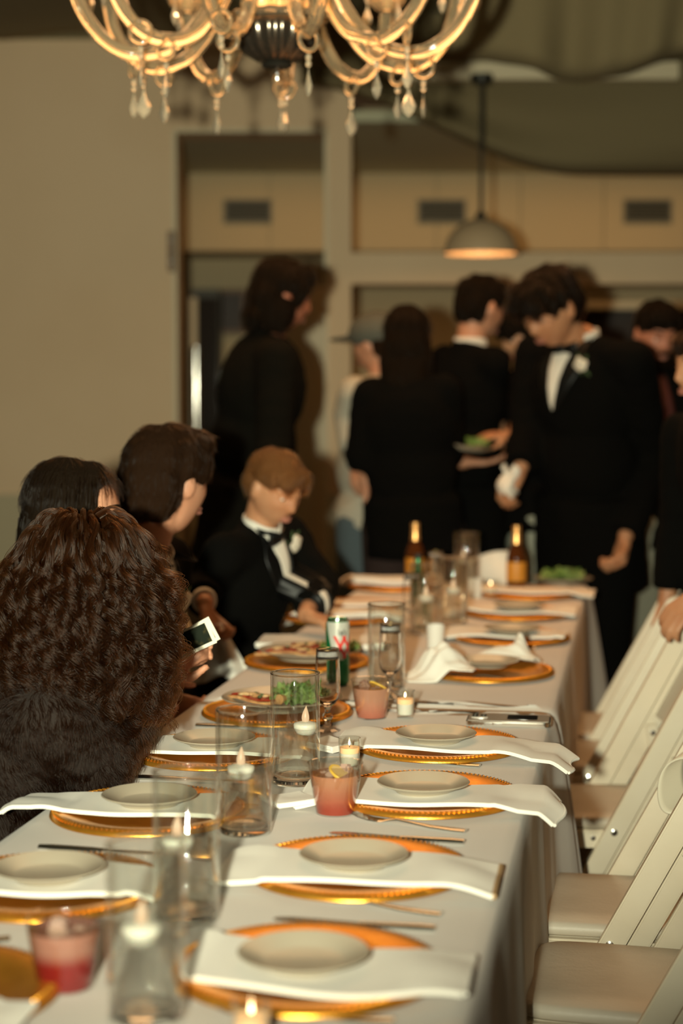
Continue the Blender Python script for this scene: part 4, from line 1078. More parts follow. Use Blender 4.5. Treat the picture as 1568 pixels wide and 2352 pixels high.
def vec_noise(P, scale, seed=0):                                # smooth pseudo noise, vectorised
    q = P * scale + seed * 1.7
    x, y, z = q[..., 0], q[..., 1], q[..., 2]
    a = np.sin(x * 1.3 + 1.9 * np.sin(y * .9 + seed)) + np.sin(y * 1.7 - 1.3 * np.sin(z * 1.1)); b = np.sin(y * 1.4 + 1.7 * np.sin(z * .8 + 2)) + np.sin(z * 1.9 + np.sin(x * 1.2)); c = np.sin(z * 1.2 + 1.8 * np.sin(x * 1.05 + 4)) + np.sin(x * 1.8 - np.sin(y * 1.3))
    return np.stack([a, b, c], -1) * .5
def strands(name, me, wco, count, length, comb, m, parent, origin, rad=.0004, n=6, lift=.25, wave=.004, keep=None, seed=1, jitter=.09):
    g = np.random.default_rng(seed); nv = len(wco)
    nr = np.empty(nv * 3); me.vertices.foreach_get('normal', nr); nr = nr.reshape(-1, 3)
    idx = np.arange(nv)
    if keep is not None: idx = idx[keep(wco, nr)]
    idx = g.choice(idx, count); p = wco[idx] + g.normal(0, .0025, (count, 3)); N = nr[idx]
    D = comb(p, N); D = D - N * (D * N).sum(1, keepdims=True); D /= np.linalg.norm(D, axis=1, keepdims=True) + 1e-9
    L = length * g.uniform(.6, 1.2, (count, 1)); out = []
    jit = g.normal(0, jitter, (count, 3))
    for i in range(n):
        t = i / (n - 1)
        q = p - N * .003 + (D + jit) * L * t + N * L * lift * (t - .8 * t * t)
        if lift < .5: q = q - N * ((L * t) ** 2 / .19)
        q = q + vec_noise(q, 90, seed) * wave * t
        out.append(q)
    return curves(name, np.stack(out, 1), rad, m, parent, origin)
def bumpy(r, f, up, amp, fine=70, coarse=14, seed=0):
    A = np.array([r, f, up])
    def fn(co, nr):
        L = co @ A.T; q = np.stack([L[:, 0] * fine, L[:, 1] * fine, L[:, 2] * coarse], -1)
        nz = vec_noise(q, 1.0, seed)[:, 0] + .6 * vec_noise(q, .45, seed + 3)[:, 1]
        return co + nr * (nz * amp)[:, None]
    return fn
class Person: pass
def person(label, hc, hf, pelvis, yaw_f, s=1.0, arms=None, skin='skin', voxel=.008, knees=None, feet=None, hup=(0, 0, 1), nb_off=(0, 0, 0), sit=False, wide=1.0, shoulder=1.0, group=None, neck=.052):
    P = Person(); P.s = s
    hc, pelvis = Vector(hc), Vector(pelvis); f = Vector((*yaw_f, 0)).normalized(); l = Vector((-f.y, f.x, 0))
    P.hc, P.f, P.l, P.pelvis = hc, f, l, pelvis
    P.hr, P.hf, P.hup = frame_of(hf, hup)
    base = Vector((pelvis.x, pelvis.y, 0)); P.o = base
    P.t = thing('person', label, 'person', base, 0, group)
    nb = hc - P.hup * .10 * s - Vector((0, 0, .055 * s)) - P.hf * .030 * s + Vector(nb_off)
    P.nb = nb; sp = (nb - pelvis).normalized(); P.sp = sp
    lat = (l - sp * l.dot(sp)).normalized(); P.lat = lat; P.fr = lat.cross(sp); 
    if P.fr.dot(f) < 0: P.fr = -P.fr
    P.R = Matrix((lat, P.fr, sp)).transposed()
    P.sh = {k: nb - sp * .055 * s + lat * (q * .178 * s * shoulder) for k, q in (('L', 1), ('R', -1))}
    P.hip = {k: pelvis + l * (q * .09 * s) - Vector((0, 0, .02)) for k, q in (('L', 1), ('R', -1))}
    P.arm = {}
    for k, q in (('L', 1), ('R', -1)):
        d = (arms or {}).get(k)
        if d is None:
            e = P.sh[k] + lat * (q * .06 * s) - Vector((0, 0, .29 * s)) - f * .03 * s; w = e + Vector((0, 0, -.255 * s)) + f * .05 * s - lat * q * .01
            d = dict(e=e, w=w, d=Vector((0, 0, -1)) + f * .15, n=-l * q, thumb=None, curl=.45)
        d = dict(d); d['e'], d['w'] = Vector(d['e']), Vector(d['w']); d.setdefault('d', d['w'] - d['e']); d.setdefault('n', -l * q); d.setdefault('curl', .6)
        P.arm[k] = d
    P.leg = {}
    for k, q in (('L', 1), ('R', -1)):
        h = P.hip[k]
        if sit: kn = h + f * .42 * s + l * q * .03 - Vector((0, 0, .02)); an = Vector((kn.x, kn.y, .09)) - f * .02
        else:
            an = Vector((h.x, h.y, .085)) + l * q * .02; kn = h.lerp(an, .5) + f * .02
        if knees: kn = Vector(knees[k])
        if feet: an = Vector(feet[k])
        P.leg[k] = (kn, an)
    b = MB(); head_into(b, hc, P.hf, P.hup, s, wide)
    b.cap(hc - P.hup * .045 * s - P.hf * .022 * s, nb - sp * .03 * s, neck * s, (neck + .006) * s, 18)
    b.ell(pelvis.lerp(nb, .70), (.145 * s * shoulder, .095 * s, .19 * s), P.R); b.ell(pelvis.lerp(nb, .30), (.125 * s, .09 * s, .19 * s), P.R); b.ell(pelvis, (.14 * s, .10 * s, .12 * s), P.R)
    b.cap(P.sh['L'], P.sh['R'], .045 * s, .045 * s); b.cap(nb, nb - sp * .06 * s, .06 * s, .085 * s)
    for k, q in (('L', 1), ('R', -1)):
        a = P.arm[k]; b.cap(P.sh[k], a['e'], .047 * s, .037 * s); b.cap(a['e'], a['w'], .037 * s, .026 * s)
        b.cap(a['w'], a['w'] + Vector(a['d']).normalized() * .02, .026 * s, .022 * s)
        th = a.get('thumb')
        if th is None: th = q * (1 if Vector(a['d']).normalized().cross(Vector(a['n'])).dot(f) * q > 0 else -1)
        hand_into(b, a['w'] + Vector(a['d']).normalized() * .012, a['d'], a['n'], th, a['curl'], s)
        kn, an = P.leg[k]; b.cap(P.hip[k], kn, .078 * s, .052 * s); b.cap(kn, an, .052 * s, .035 * s); b.cap(an, an + f * .14 * s - Vector((0, 0, .045)), .036 * s, .028 * s)
    P.body_me, P.body_co = fuse(b, voxel, 2, None, 'body', base)
    P.body = obj('body', P.body_me, M[skin], P.t, angle=180)
    # features of the face
    def F_(x, y, z): return hc + (P.hr * x + P.hf * y + P.hup * z) * s - base
    P.F = F_
    Rh = Matrix((P.hr, P.hf, P.hup)).transposed()
    for sx in (-1, 1):
        e = obj('eye', MB().ell(F_(sx * .031, .0715, .006), (.0118 * s,) * 3, Rh, 14, 10), M['eye'], P.t)
        obj('iris', MB().ell(F_(sx * .031, .0790, .0035), (.0058 * s, .0050 * s, .0058 * s), Rh, 12, 8), M['iris'], e)
        b = MB(); b.grid(lambda u, v: F_(sx * .031, .0715, .006) + Rh @ Vector((math.cos(math.pi * (.04 + .92 * u)) * math.cos(v * 1.5 + .03), math.sin(math.pi * (.04 + .92 * u)) * math.cos(v * 1.5 + .03), math.sin(v * 1.5 + .03))) * (.0127 * s), 12, 8)
        obj('eyelid', b, M[skin], e, angle=180)
        pts = [F_(sx * (.014 + .036 * q), .0885 + .004 * math.sin(q * 3.1) - .016 * q * q, .028 + .007 * math.sin(q * 2.4)) for q in np.linspace(0, 1, 7)]
        P.brow = obj('eyebrow', MB().tube(pts, [.0026, .0042, .0045, .0042, .0036, .0028, .0014], 8), M['dark_hair'], P.t)
    pts = lambda z, y: [F_(x, y - 14 * x * x, z + (abs(x) * .05)) for x in np.linspace(-.023, .023, 9)]
    rr = [.0012, .0028, .0038, .0042, .0040, .0042, .0038, .0028, .0012]
    lp = MB(); lp.tube(pts(-.0605, .0925), rr, 8); lp.tube(pts(-.0695, .0915), [x * 1.15 for x in rr], 8); obj('lips', lp, M['lips'], P.t)
    return P
def hair_cap(P, m, m_str, blobs, amp=.004, voxel=.006, n_str=2500, length=.035, comb=None, name='hair', rad=.0005, fine=70, coarse=14, seed=1, lift=.2, jit=.07):
    s = P.s; b = MB(); R = Matrix((P.hr, P.hf, P.hup)).transposed()
    W = lambda x, y, z: P.hc + (P.hr * x + P.hf * y + P.hup * z) * s
    for x, y, z, a, c, d in blobs: b.ell(W(x, y, z), (a * s, c * s, d * s), R, 20, 14)
    me, co = fuse(b, voxel, 1, bumpy(P.hr, P.hf, P.hup, amp, fine, coarse, seed), name, P.o)
    h = obj(name, me, M[m], P.t, angle=180)
    if n_str:
        up, fwd, r = np.array(P.hup), np.array(P.hf), np.array(P.hr); c0 = np.array(W(0, -.03, .11))
        cb = comb or (lambda p, N: (p - c0) * 1.0 - up * .05)
        strands('strands', me, co, n_str, length, cb, M[m_str], h, P.o, rad, 6, lift, .003, None, seed, jit)
    return h
SHORT = [(0, -.010, .052, .083, .102, .080), (0, -.040, .012, .080, .070, .095), (0, .052, .078, .070, .048, .042), (.058, .012, .040, .026, .05, .045), (-.058, .012, .040, .026, .05, .045)]
def jacket(P, m='black', hem=.17, extra=.0, cuff=.05, voxel=.011, name='jacket', flare=0, sleeves=True, loose=0):
    s = P.s; b = MB(); e = .016 + extra; R = P.R
    b.ell(P.pelvis.lerp(P.nb, .70), ((.152 + e) * s, (.108 + e + loose) * s, .205 * s), R, 24, 14); b.ell(P.pelvis.lerp(P.nb, .36), ((.142 + e) * s, (.106 + e + loose) * s, .20 * s), R, 24, 14)
    b.ell(P.pelvis - P.sp * .01, ((.152 + e + flare * .5) * s, (.118 + e + flare * .5) * s, .15 * s), R, 24, 14)
    if hem:
        prof = [((.158 + e) * s, (.122 + e) * s, .10), ((.160 + e + flare * .6) * s, (.126 + e + flare * .6) * s, 0), ((.163 + e + flare) * s, (.130 + e + flare) * s, -hem * .6), ((.166 + e + flare) * s, (.132 + e + flare) * s, -hem)]
        V, F = [], []; n = 28
        for a, c, z in prof:
            for i in range(n): q = 2 * math.pi * i / n; V.append(P.pelvis + P.lat * a * math.cos(q) + P.fr * c * math.sin(q) + P.sp * z)
        for k in range(3):
            for i in range(n): F.append((k * n + i, k * n + (i + 1) % n, (k + 1) * n + (i + 1) % n, (k + 1) * n + i))
        F.append(tuple(range(n))); F.append(tuple(3 * n + i for i in range(n - 1, -1, -1))); b.add(V, F)
    b.cap(P.sh['L'], P.sh['R'], (.058 + e * .4) * s, (.058 + e * .4) * s, 18)
    b.cap(P.nb - P.sp * .012 * s - P.fr * .012 * s, P.nb - P.sp * .10 * s, .066 * s, .11 * s, 18)
    if sleeves:
        for k in ('L', 'R'):
            a = P.arm[k]; d = (a['w'] - a['e']).normalized()
            b.cap(P.sh[k], a['e'], (.060 + e * .5) * s, (.050 + e * .5) * s, 18)
            b.tube([a['e'] - d * .02, a['e'].lerp(a['w'], .5), a['w'] - d * cuff], [(.052 + e * .5) * s, (.047 + e * .5) * s, (.041 + e * .5) * s], 18)
    def fold(co, nr): return co + nr * (vec_noise(co, 26, 3)[:, 0] * .0035 + vec_noise(co, 60, 5)[:, 1] * .0015)[:, None]
    P.jk_me, P.jk_co = fuse(b, voxel, 3, fold, name, P.o)
    P.jk = obj(name, P.jk_me, M[m], P.t, angle=180)
    P.bvh = bvh_of(P.jk_me, P.o); return P.jk
def trousers(P, m='black', voxel=.013, name='trousers', wide=1.0):
    s = P.s; b = MB(); b.ell(P.pelvis - Vector((0, 0, .03)), (.158 * s, .118 * s, .14 * s), P.R)
    for k in ('L', 'R'):
        kn, an = P.leg[k]; b.cap(P.hip[k], kn, .094 * s * wide, .068 * s * wide); b.tube([kn + (kn - an).normalized() * .02, kn.lerp(an, .5), an + Vector((0, 0, -.02))], [.068 * s * wide, .062 * s * wide, .058 * s * wide], 16)
        sh = MB().ell(an + P.f * .065 - Vector((0, 0, .042)), (.046 * s, .13 * s, .040), Matrix((P.l, P.f, Vector((0, 0, 1)))).transposed(), 16, 10)
        sh.v = [(x, y, max(z, .004)) for x, y, z in sh.v]
        obj('shoe', sh, M['dark_wood'], P.t, origin=P.o)
    me, co = fuse(b, voxel, 2, None, name, P.o); return obj(name, me, M[m], P.t, angle=180)
def on_jacket(P, a, z, off=.004):                               # a sideways (to the person's left), z down from the neck base
    p = P.nb + P.lat * a * P.s - P.sp * z * P.s
    hit, nrm, i, d = P.bvh.ray_cast(p + P.fr * .5, -P.fr)
    if hit is None: hit = p + P.fr * .1
    return hit + P.fr * off - P.o
def front(P, V_end=.30, tie='bow', lapel=True, collar=True, w0=.052, boutonniere=None, shirt='shirt', tie_mat='satin'):
    s = P.s; hw = lambda q: w0 * (1 - q) ** .85 + .002
    if V_end:
        b = MB(); b.slab(lambda u, v: on_jacket(P, (u - .5) * 2 * hw(v), -.012 + v * V_end, .005), 8, 14, .002); P.shirtf = obj('shirt_front', b, M[shirt], P.t, angle=180)
    if lapel:
        for q in (-1, 1):
            def lp(u, v):
                inner = hw(v); outer = inner + .052 * min(1, .25 + v * 2.2) * (1 - max(0, v - .45) / .55) ** .8 + .004
                return on_jacket(P, q * (inner + (outer - inner) * u), -.02 + v * (V_end + .01), .008)
            b = MB(); b.slab(lp, 5, 16, .004); obj('lapel', b, M['satin'], P.t, angle=180)
    if collar:
        up = (P.hup + P.sp).normalized(); r_, f_, u_ = frame_of(P.fr, up); Rc = Matrix((r_, f_, u_)).transposed()
        c = P.nb + u_ * .012 * s + P.fr * .006 * s; b = MB(); pr = [(.064 * s, -.014 * s), (.061 * s, .026 * s), (.0575 * s, .027 * s), (.0565 * s, -.014 * s)]
        V, F = [], []; n = 26
        for i in range(n + 1):
            a = math.pi / 2 + .14 + (2 * math.pi - .28) * i / n
            for r, z in pr: V.append(c + Rc @ Vector((r * math.cos(a), r * math.sin(a) * 1.06, z - .016 * s * max(0, math.sin(a)))))
        for i in range(n):
            for j in range(4): F.append((i * 4 + j, (i + 1) * 4 + j, (i + 1) * 4 + (j + 1) % 4, i * 4 + (j + 1) % 4))
        F += [(0, 1, 2, 3), (n * 4 + 3, n * 4 + 2, n * 4 + 1, n * 4)]
        b.add(V, F); obj('collar', b, M[shirt], P.t, origin=P.o)
    if tie == 'bow':
        c = on_jacket(P, 0, .008, .014); b = MB()
        for q in (-1, 1):
            def wing(u, v):
                h = .010 + .017 * u ** .8; return c + P.lat * q * u * .052 * s + P.sp * (v - .5) * 2 * h * s + P.fr * (.007 * math.sin(v * 3.14) - .012 * u * u)
            b.slab(wing, 6, 6, .008)
        P.tie = obj('bow_tie', b, M[tie_mat], P.t, angle=180); obj('knot', MB().ell(c + P.fr * .003, (.010 * s, .008 * s, .012 * s), P.R, 10, 8), M[tie_mat], P.tie)
    if tie == 'long':
        b = MB(); b.slab(lambda u, v: on_jacket(P, (u - .5) * (.03 + .035 * v), .0 + v * .33, .011), 4, 12, .003); obj('necktie', b, M[tie_mat], P.t, angle=180)
    if boutonniere:
        a, z = boutonniere; c = on_jacket(P, a, z, .018); t = obj('boutonniere', MB().tube([c - P.sp * .05 * s - P.fr * .008, c - P.sp * .02 * s, c], [.002, .0025, .003], 6), M['stem'], P.t)
        for k in range(9):
            an = k * 2.4; r = .006 + .016 * (k / 9) ** .7
            obj('petal', MB().ell(c + P.lat * r * math.cos(an) + P.sp * (r * math.sin(an) + .006) + P.fr * (.012 - r * .4), (.013, .006, .012), P.R, 10, 6), M['petal'], t)
        for k in range(6):
            an = 1.0 + k * .9; d = P.lat * math.cos(an) + P.sp * math.sin(an)
            obj('sprig_leaf', MB().ell(c + d * .032 - P.fr * .004, (.006, .003, .016), Matrix((d.cross(P.fr), P.fr, d)).transposed(), 8, 6), M['stem'], t)
def cuffs(P, which, m='shirt'):
    for k in which:
        a = P.arm[k]; d = (a['w'] - a['e']).normalized(); obj('cuff', MB().tube([a['w'] - d * .06, a['w'] - d * .022], [.039 * P.s, .038 * P.s], 18), M[m], P.t, origin=P.o)

# ---- the woman with the big curly hair and the fur coat, nearest on the left
hc = at(198, 1350, 3.06); w_ = at(352, 1555, 3.36)
cur = person('person with big curly brown hair and brown fur coat, holding instant photos', hc, (.78, .55, -.42), (-.72, 3.10, .53), (.9, .35), .94,
             dict(R=dict(e=(-.435, 2.96, .800), w=w_, d=(.045, .06, .035), n=(.55, -.80, .15), thumb=1, curl=.95), L=dict(e=(-.52, 3.34, .83), w=at(378, 1520, 3.52), d=(.06, -.03, .03), n=(.1, -.9, .3), thumb=-1, curl=.8)), sit=True, voxel=.0062, shoulder=.86)
jacket(cur, 'fur_base', hem=.12, extra=.022, cuff=.03, voxel=.014, name='fur_coat'); trousers(cur, 'black')
coat = cur.jk; fo = np.array(cur.o)
strands('fur', cur.jk_me, cur.jk_co, 60000, .030, lambda p, N: np.array([.25, -.1, -1.0]) + vec_noise(p, 18, 4) * .55, M['h_fur'], coat, cur.o, .00042, 5, .55, .006, lambda p, N: (p[:, 2] > .60) & (N[:, 1] < .45), 11, .16)
# hair: a soft dark core and thousands of ringlet strands
b = MB(); C0 = Vector(hc)
b.ell(C0 + V3(0, -.012, .035), (.098, .112, .095)); b.ell(C0 + V3(-.005, -.015, -.06), (.125, .115, .13)); b.ell(C0 + V3(-.02, -.01, -.16), (.125, .105, .13))
me, co = fuse(b, .012, 2, None, 'hair', cur.o); hairm = obj('hair', me, M['brown_hair'], cur.t, angle=180)
def curly():
    g = np.random.default_rng(5); G, S, n = 560, 22, 48; t = np.linspace(0, 1, n)[None, :]
    az = g.uniform(-math.pi, math.pi, G)[:, None]; pol = np.arccos(g.uniform(-.15, .995, G))[:, None]
    q = g.uniform(.72, 1.08, G)[:, None]; Ln = (g.uniform(.20, .345, G)[:, None]) * (.72 + .28 * np.sin(pol))
    r0, rz = .098, .112
    rho0 = r0 * np.sin(pol); z0 = rz * np.cos(pol) + .012
    Ln = np.maximum(.10, z0 + g.uniform(.115, .215, G)[:, None] + .035 * np.exp(-((az - .1) / .6) ** 2))
    bend = np.clip(t * 2.4, 0, 1); bend = bend * bend * (3 - 2 * bend)
    rmax = .152 * q + .012 * np.sin(az * 3 + 1)
    out = np.sin(np.clip(t * 1.5, 0, 1) * math.pi / 2)
    rho = rho0 + (rmax - rho0) * out * (1 - .20 * np.clip((t - .55) / .45, 0, 1) ** 1.3)
    z = z0 + .022 * np.sin(np.clip(t * 3.2, 0, 1) * math.pi) * (np.sin(pol) < .8) - Ln * np.clip(t - .10 * np.cos(pol), 0, 1) ** 1.15
    lean = np.array([-.015, 0.0])
    ex, ey = np.cos(az), np.sin(az)
    fall = np.clip((z0 - z) / .3, 0, 1)
    X_ = ex * rho + lean[0] * fall; Y_ = ey * rho * 1.05 - .030
    base = np.stack([X_, Y_, z], -1)
    gs = g.normal(0, 1, (G, 1, 3)); base = base + vec_noise(base + gs * .25, 22, 2) * (.018 * np.clip(t, 0, 1) ** .8)[..., None]
    o_ = np.zeros((G, n)); rad = np.stack([ex + o_, ey + o_, o_ + .15], -1); tan = np.stack([-ey + o_, ex + o_, o_], -1); vert = np.stack([o_, o_, o_ + 1], -1)
    turns = g.uniform(2.4, 5.2, G)[:, None]; ph = g.uniform(0, 6.28, G)[:, None]; amp = g.uniform(.007, .0165, G)[:, None] * np.clip((t - .10) / .35, 0, 1)
    allp = []
    for k in range(S):
        p2 = ph + g.normal(0, .28, (G, 1)); a2 = amp * g.uniform(.75, 1.25, (G, 1)); tu = turns * g.uniform(.97, 1.03, (G, 1))
        w = tu * 2 * math.pi * t + p2
        off = g.normal(0, .0026, (G, 1, 3)) * (.5 + .8 * t[..., None])
        P_ = base + rad * (a2 * np.cos(w))[..., None] + tan * (a2 * np.sin(w))[..., None] * 1.0 + vert * (a2 * .35 * np.cos(w * .5))[..., None] + off
        fz = (g.random((G, 1, 1)) < .25) * .006
        P_ = P_ + vec_noise(P_ + g.normal(0, 1, (G, 1, 3)), 55, k) * (.0018 + fz) * t[..., None]
        allp.append(P_)
    P_ = np.concatenate(allp, 0)
    face = np.array(cur.hf)
    return P_ + np.array(hc)
CP_ = curly()
# keep hair clear of the face she turns to the table
d0 = CP_[:, 30, :] - np.array(hc); ang = (d0[:, 0] * .78 + d0[:, 1] * .55) / np.hypot(d0[:, 0], d0[:, 1])
CP_ = CP_[~((ang > .90) & (d0[:, 1] > -.02))]
curves('curls', CP_, .00048, M['h_curly'], hairm, cur.o, .6)

# ---- woman with smooth dark hair behind her
hc = at(172, 1186, 3.62)
wo = person('person with long smooth dark hair in profile behind the curly head', hc, (.97, .15, -.12), (-.80, 3.66, .53), (.95, .2), .97, dict(R=dict(e=(-.72, 3.45, .86), w=(-.47, 3.55, .80))), sit=True)
jacket(wo, 'shirt', hem=.0, extra=-.006, name='blouse', voxel=.014); trousers(wo)
long_ = [(0, -.008, .034, .089, .108, .094), (0, -.050, -.04, .088, .070, .12), (.06, -.03, -.10, .04, .07, .13), (-.06, -.03, -.10, .04, .07, .13), (0, -.065, -.15, .085, .055, .15), (-.062, .03, -.02, .024, .052, .09), (.062, .03, -.02, .024, .052, .09)]
long_w = [(0, -.024, .034, .087, .096, .092)] + long_[1:5] + [(0, .022, .086, .070, .045, .036), (-.060, -.005, .0, .026, .055, .10), (.060, -.005, .0, .026, .055, .10)]
hair_cap(wo, 'dark_hair', 'h_dark', long_w, .0010, .007, 9000, .07, lambda p, N: np.array([-.10, 0, -1.0]) + 0 * p, rad=.0005, seed=3, lift=.0, jit=.02)

# ---- young man turned away, seated
hc = at(386, 1108, 4.05)
mn = person('person in black suit with short dark hair, head turned away, seated at left', hc, (.66, .75, -.05), (-.70, 4.12, .53), (.95, -.30), 1.02,
            dict(R=dict(e=(-.52, 3.86, .88), w=(-.44, 3.80, .78), d=(.2, .05, -.1)), L=dict(e=(-.46, 4.40, .88), w=(-.43, 4.25, .78), d=(.05, -.1, -.05))), sit=True, voxel=.0065, nb_off=(-.035, 0, 0))
jacket(mn, 'black', hem=.12, voxel=.012); trousers(mn)
front(mn, .27, None, True, True, w0=.056, boutonniere=(.055, .085)); cuffs(mn, 'LR')
sh2 = [(0, -.012, .046, .090, .108, .090), (0, -.052, .000, .087, .074, .100), (0, .050, .086, .072, .054, .044), (.060, .015, .042, .030, .055, .050), (-.060, .015, .042, .030, .055, .050), (0, -.075, -.045, .068, .045, .048)]
hair_cap(mn, 'brown_hair', 'h_brown', sh2, .0035, .0055, 5000, .032, rad=.00045, fine=60, coarse=22, seed=5, lift=.12)

# ---- fair-haired boy
hc = at(630, 1122, 4.75)
bo = person('person, a fair-haired boy in a black tuxedo looking down, seated', hc, (.66, -.62, -.42), (-.33, 4.90, .51), (.90, -.44), .86,
            dict(R=dict(e=at(462, 1345, 4.72), w=at(470, 1385, 4.47), d=(.03, -.06, -.10), n=(.8, -.5, .1), thumb=-1, curl=1.0), L=dict(e=at(735, 1345, 4.86), w=at(700, 1412, 4.66), d=(.1, -.08, -.02), n=(0, 0, -1))), sit=True, voxel=.0058, skin='skin_tan', shoulder=1.08)
jacket(bo, 'black', hem=.12, voxel=.011, extra=.012); trousers(bo)
front(bo, .26, 'bow', True, True, w0=.040, boutonniere=(.085, .045)); cuffs(bo, 'R')
bh = [(0, -.012, .050, .082, .101, .078), (0, -.044, .010, .079, .068, .084), (0, .056, .068, .068, .042, .038), (.060, .016, .052, .022, .050, .036), (-.060, .016, .052, .022, .050, .036), (.028, .080, .054, .040, .018, .026), (-.03, .078, .056, .038, .018, .026)]
hair_cap(bo, 'blond_hair', 'h_blond', bh, .0022, .0055, 4500, .036, lambda p, N: np.array(bo.hf) * .55 - np.array(bo.hup) * .6 + 0 * p, rad=.0005, fine=70, coarse=16, seed=7, lift=.05)

# ---- tall man with shoulder-length hair in the doorway
hc = at(648, 682, 6.42)
p5 = person('person, tall, with shoulder-length dark hair and dark suit, standing in the doorway', hc, (.93, .30, -.20), at(560, 1160, 6.45), (.93, .25), 1.055, None, skin='skin_red')
jacket(p5, 'olive', hem=.22, voxel=.014, extra=.012, loose=.02); trousers(p5)
h5 = [(0, -.012, .044, .090, .108, .090), (0, -.055, -.02, .088, .070, .11), (.055, -.02, -.06, .035, .06, .08), (-.055, -.02, -.06, .035, .06, .08), (0, -.085, -.09, .075, .045, .05), (0, .06, .085, .07, .045, .04), (-.055, .03, .03, .03, .05, .06), (.055, .03, .03, .03, .05, .06)]
hair_cap(p5, 'dark_hair', 'h_dark', h5, .006, .009, 2500, .05, seed=9, lift=.25)
# ---- guest in a white shirt and grey cap
hc = at(862, 792, 6.95)
p6b = person('person in white shirt, grey cap and blue jeans, half hidden by the black jacket', hc, (-.80, .55, -.1), at(852, 1180, 6.95), (-.75, .6), .96, dict(L=dict(e=at(800, 955, 6.85), w=at(815, 1062, 6.78), curl=.9)))
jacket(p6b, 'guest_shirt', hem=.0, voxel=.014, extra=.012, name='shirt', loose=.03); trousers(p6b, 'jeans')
hair_cap(p6b, 'brown_hair', 'h_brown', SHORT, .003, .009, 600, .03)
b = MB(); R_ = Matrix((p6b.hr, p6b.hf, p6b.hup)).transposed(); b.ell(p6b.hc + p6b.hup * .052 - p6b.hf * .008, (.098, .118, .082), R_); b.ell(p6b.hc + p6b.hup * .040 + p6b.hf * .125, (.082, .085, .010), R_)
me, co = fuse(b, .007, 2, None, 'cap', p6b.o); obj('cap', me, M['cap'], p6b.t, angle=180)
# ---- dark long-haired guest seen from behind
hc = at(934, 778, 6.45)
p6 = person('person with long dark hair and black jacket seen from behind, centre', hc, (.10, 1, -.12), at(948, 1200, 6.45), (.12, 1), .99,
            dict(L=dict(e=at(832, 1045, 6.42), w=at(842, 1100, 6.44), d=(.0, .0, -.1), curl=.6), R=dict(e=at(1030, 1030, 6.5), w=at(1005, 1080, 6.72))), shoulder=.74)
jacket(p6, 'black', hem=.12, voxel=.014, extra=.016, loose=.01); trousers(p6, 'maroon', wide=1.15)
hair_cap(p6, 'dark_hair', 'h_dark', long_, .004, .009, 2500, .07, lambda p, N: np.array([0, 0, -1.0]) + 0 * p, seed=4, lift=.1)
# ---- dark-suited man holding a plate
hc = at(1102, 710, 6.82)
p7 = person('person in dark suit and white collar holding a plate, facing away to the right', hc, (.80, .55, -.22), at(1066, 1165, 6.82), (.75, .62), 1.03,
            dict(L=dict(e=at(1014, 1010, 6.86), w=at(1060, 1062, 6.66), d=(.08, -.01, .0), n=(0, 0, 1), curl=.3), R=dict(e=at(1118, 985, 7.0), w=at(1085, 1020, 7.12), d=(-.02, .02, .02), n=(0, 0, 1), curl=.35)), shoulder=.76)
jacket(p7, 'black', hem=.2, voxel=.014); trousers(p7); front(p7, 0, None, False, True)
hair_cap(p7, 'dark_hair', 'h_dark', SHORT + [(0, .05, .095, .06, .04, .03)], .005, .008, 2200, .035, seed=6, lift=.3)
c = at(1060, 1030, 6.53); t = thing('dinner_plate', 'white plate of food carried by the dark-suited man', 'plate', c); t.rotation_euler = (.05, .16, 0)
obj('dish', MB().lathe([(.0001, .002), (.07, .002), (.08, 0), (.085, .004), (.118, .017), (.120, .019), (.117, .020), (.084, .008), (.0001, .006)], 40), M['china'], t)
lettuce('green salad on the carried plate', c.x + .055, c.y, c.z + .004, .04, 14, 12)
# ---- guest behind the bending man
hc = at(1202, 770, 6.95)
p9 = person('person with dark hair and pale jeans, mostly hidden behind the bending man', hc, (-.85, -.45, -.35), at(1195, 1175, 6.95), (-.9, -.3), 1.0,
            dict(R=dict(e=at(1192, 965, 6.75), w=at(1178, 1000, 6.62), d=(-.1, -.03, .0), n=(0, .2, -1), curl=.5), L=dict(e=at(1180, 960, 6.9), w=at(1150, 1010, 6.8))), skin='skin_tan')
jacket(p9, 'black', hem=.08, voxel=.014, cuff=.22, name='shirt'); trousers(p9, 'pale_jeans')
hair_cap(p9, 'dark_hair', 'h_dark', SHORT + [(0, .06, .05, .07, .05, .05)], .005, .009, 1500, .04, seed=8, lift=.25)
# ---- bending man in the tuxedo
hc = at(1262, 712, 6.20)
p8 = person('person in black tuxedo with boutonniere bending forward over the table end', hc, (-.66, -.56, -.50), at(1352, 1190, 6.42), (-.72, -.70), 1.10,
            dict(L=dict(e=at(1492, 1050, 6.40), w=at(1436, 1232, 6.22), d=(-.03, -.02, -.10), n=(-.7, -.3, 0), curl=1.15), R=dict(e=at(1215, 1000, 6.40), w=at(1196, 1072, 6.30), d=(-.05, -.02, -.08), n=(.5, .5, 0), curl=.9)), nb_off=(.065, .05, .03), voxel=.0065, shoulder=1.10, skin='skin_tan', wide=1.06)
jacket(p8, 'black', hem=.26, cuff=.005, voxel=.012, extra=.02, loose=.02); trousers(p8, wide=1.15)
front(p8, .21, 'bow', True, True, w0=.040, boutonniere=(.085, .055))
h8 = [(0, -.012, .050, .092, .110, .092), (0, -.050, .006, .088, .074, .095), (0, .062, .086, .080, .050, .048), (.062, .020, .052, .030, .058, .050), (-.062, .020, .052, .030, .058, .050), (.03, .092, .062, .052, .026, .040), (-.03, .092, .062, .052, .026, .040)]
hair_cap(p8, 'dark_hair', 'h_dark', h8, .006, .007, 4500, .045, seed=10, lift=.35)
c = at(1166, 1105, 6.20)
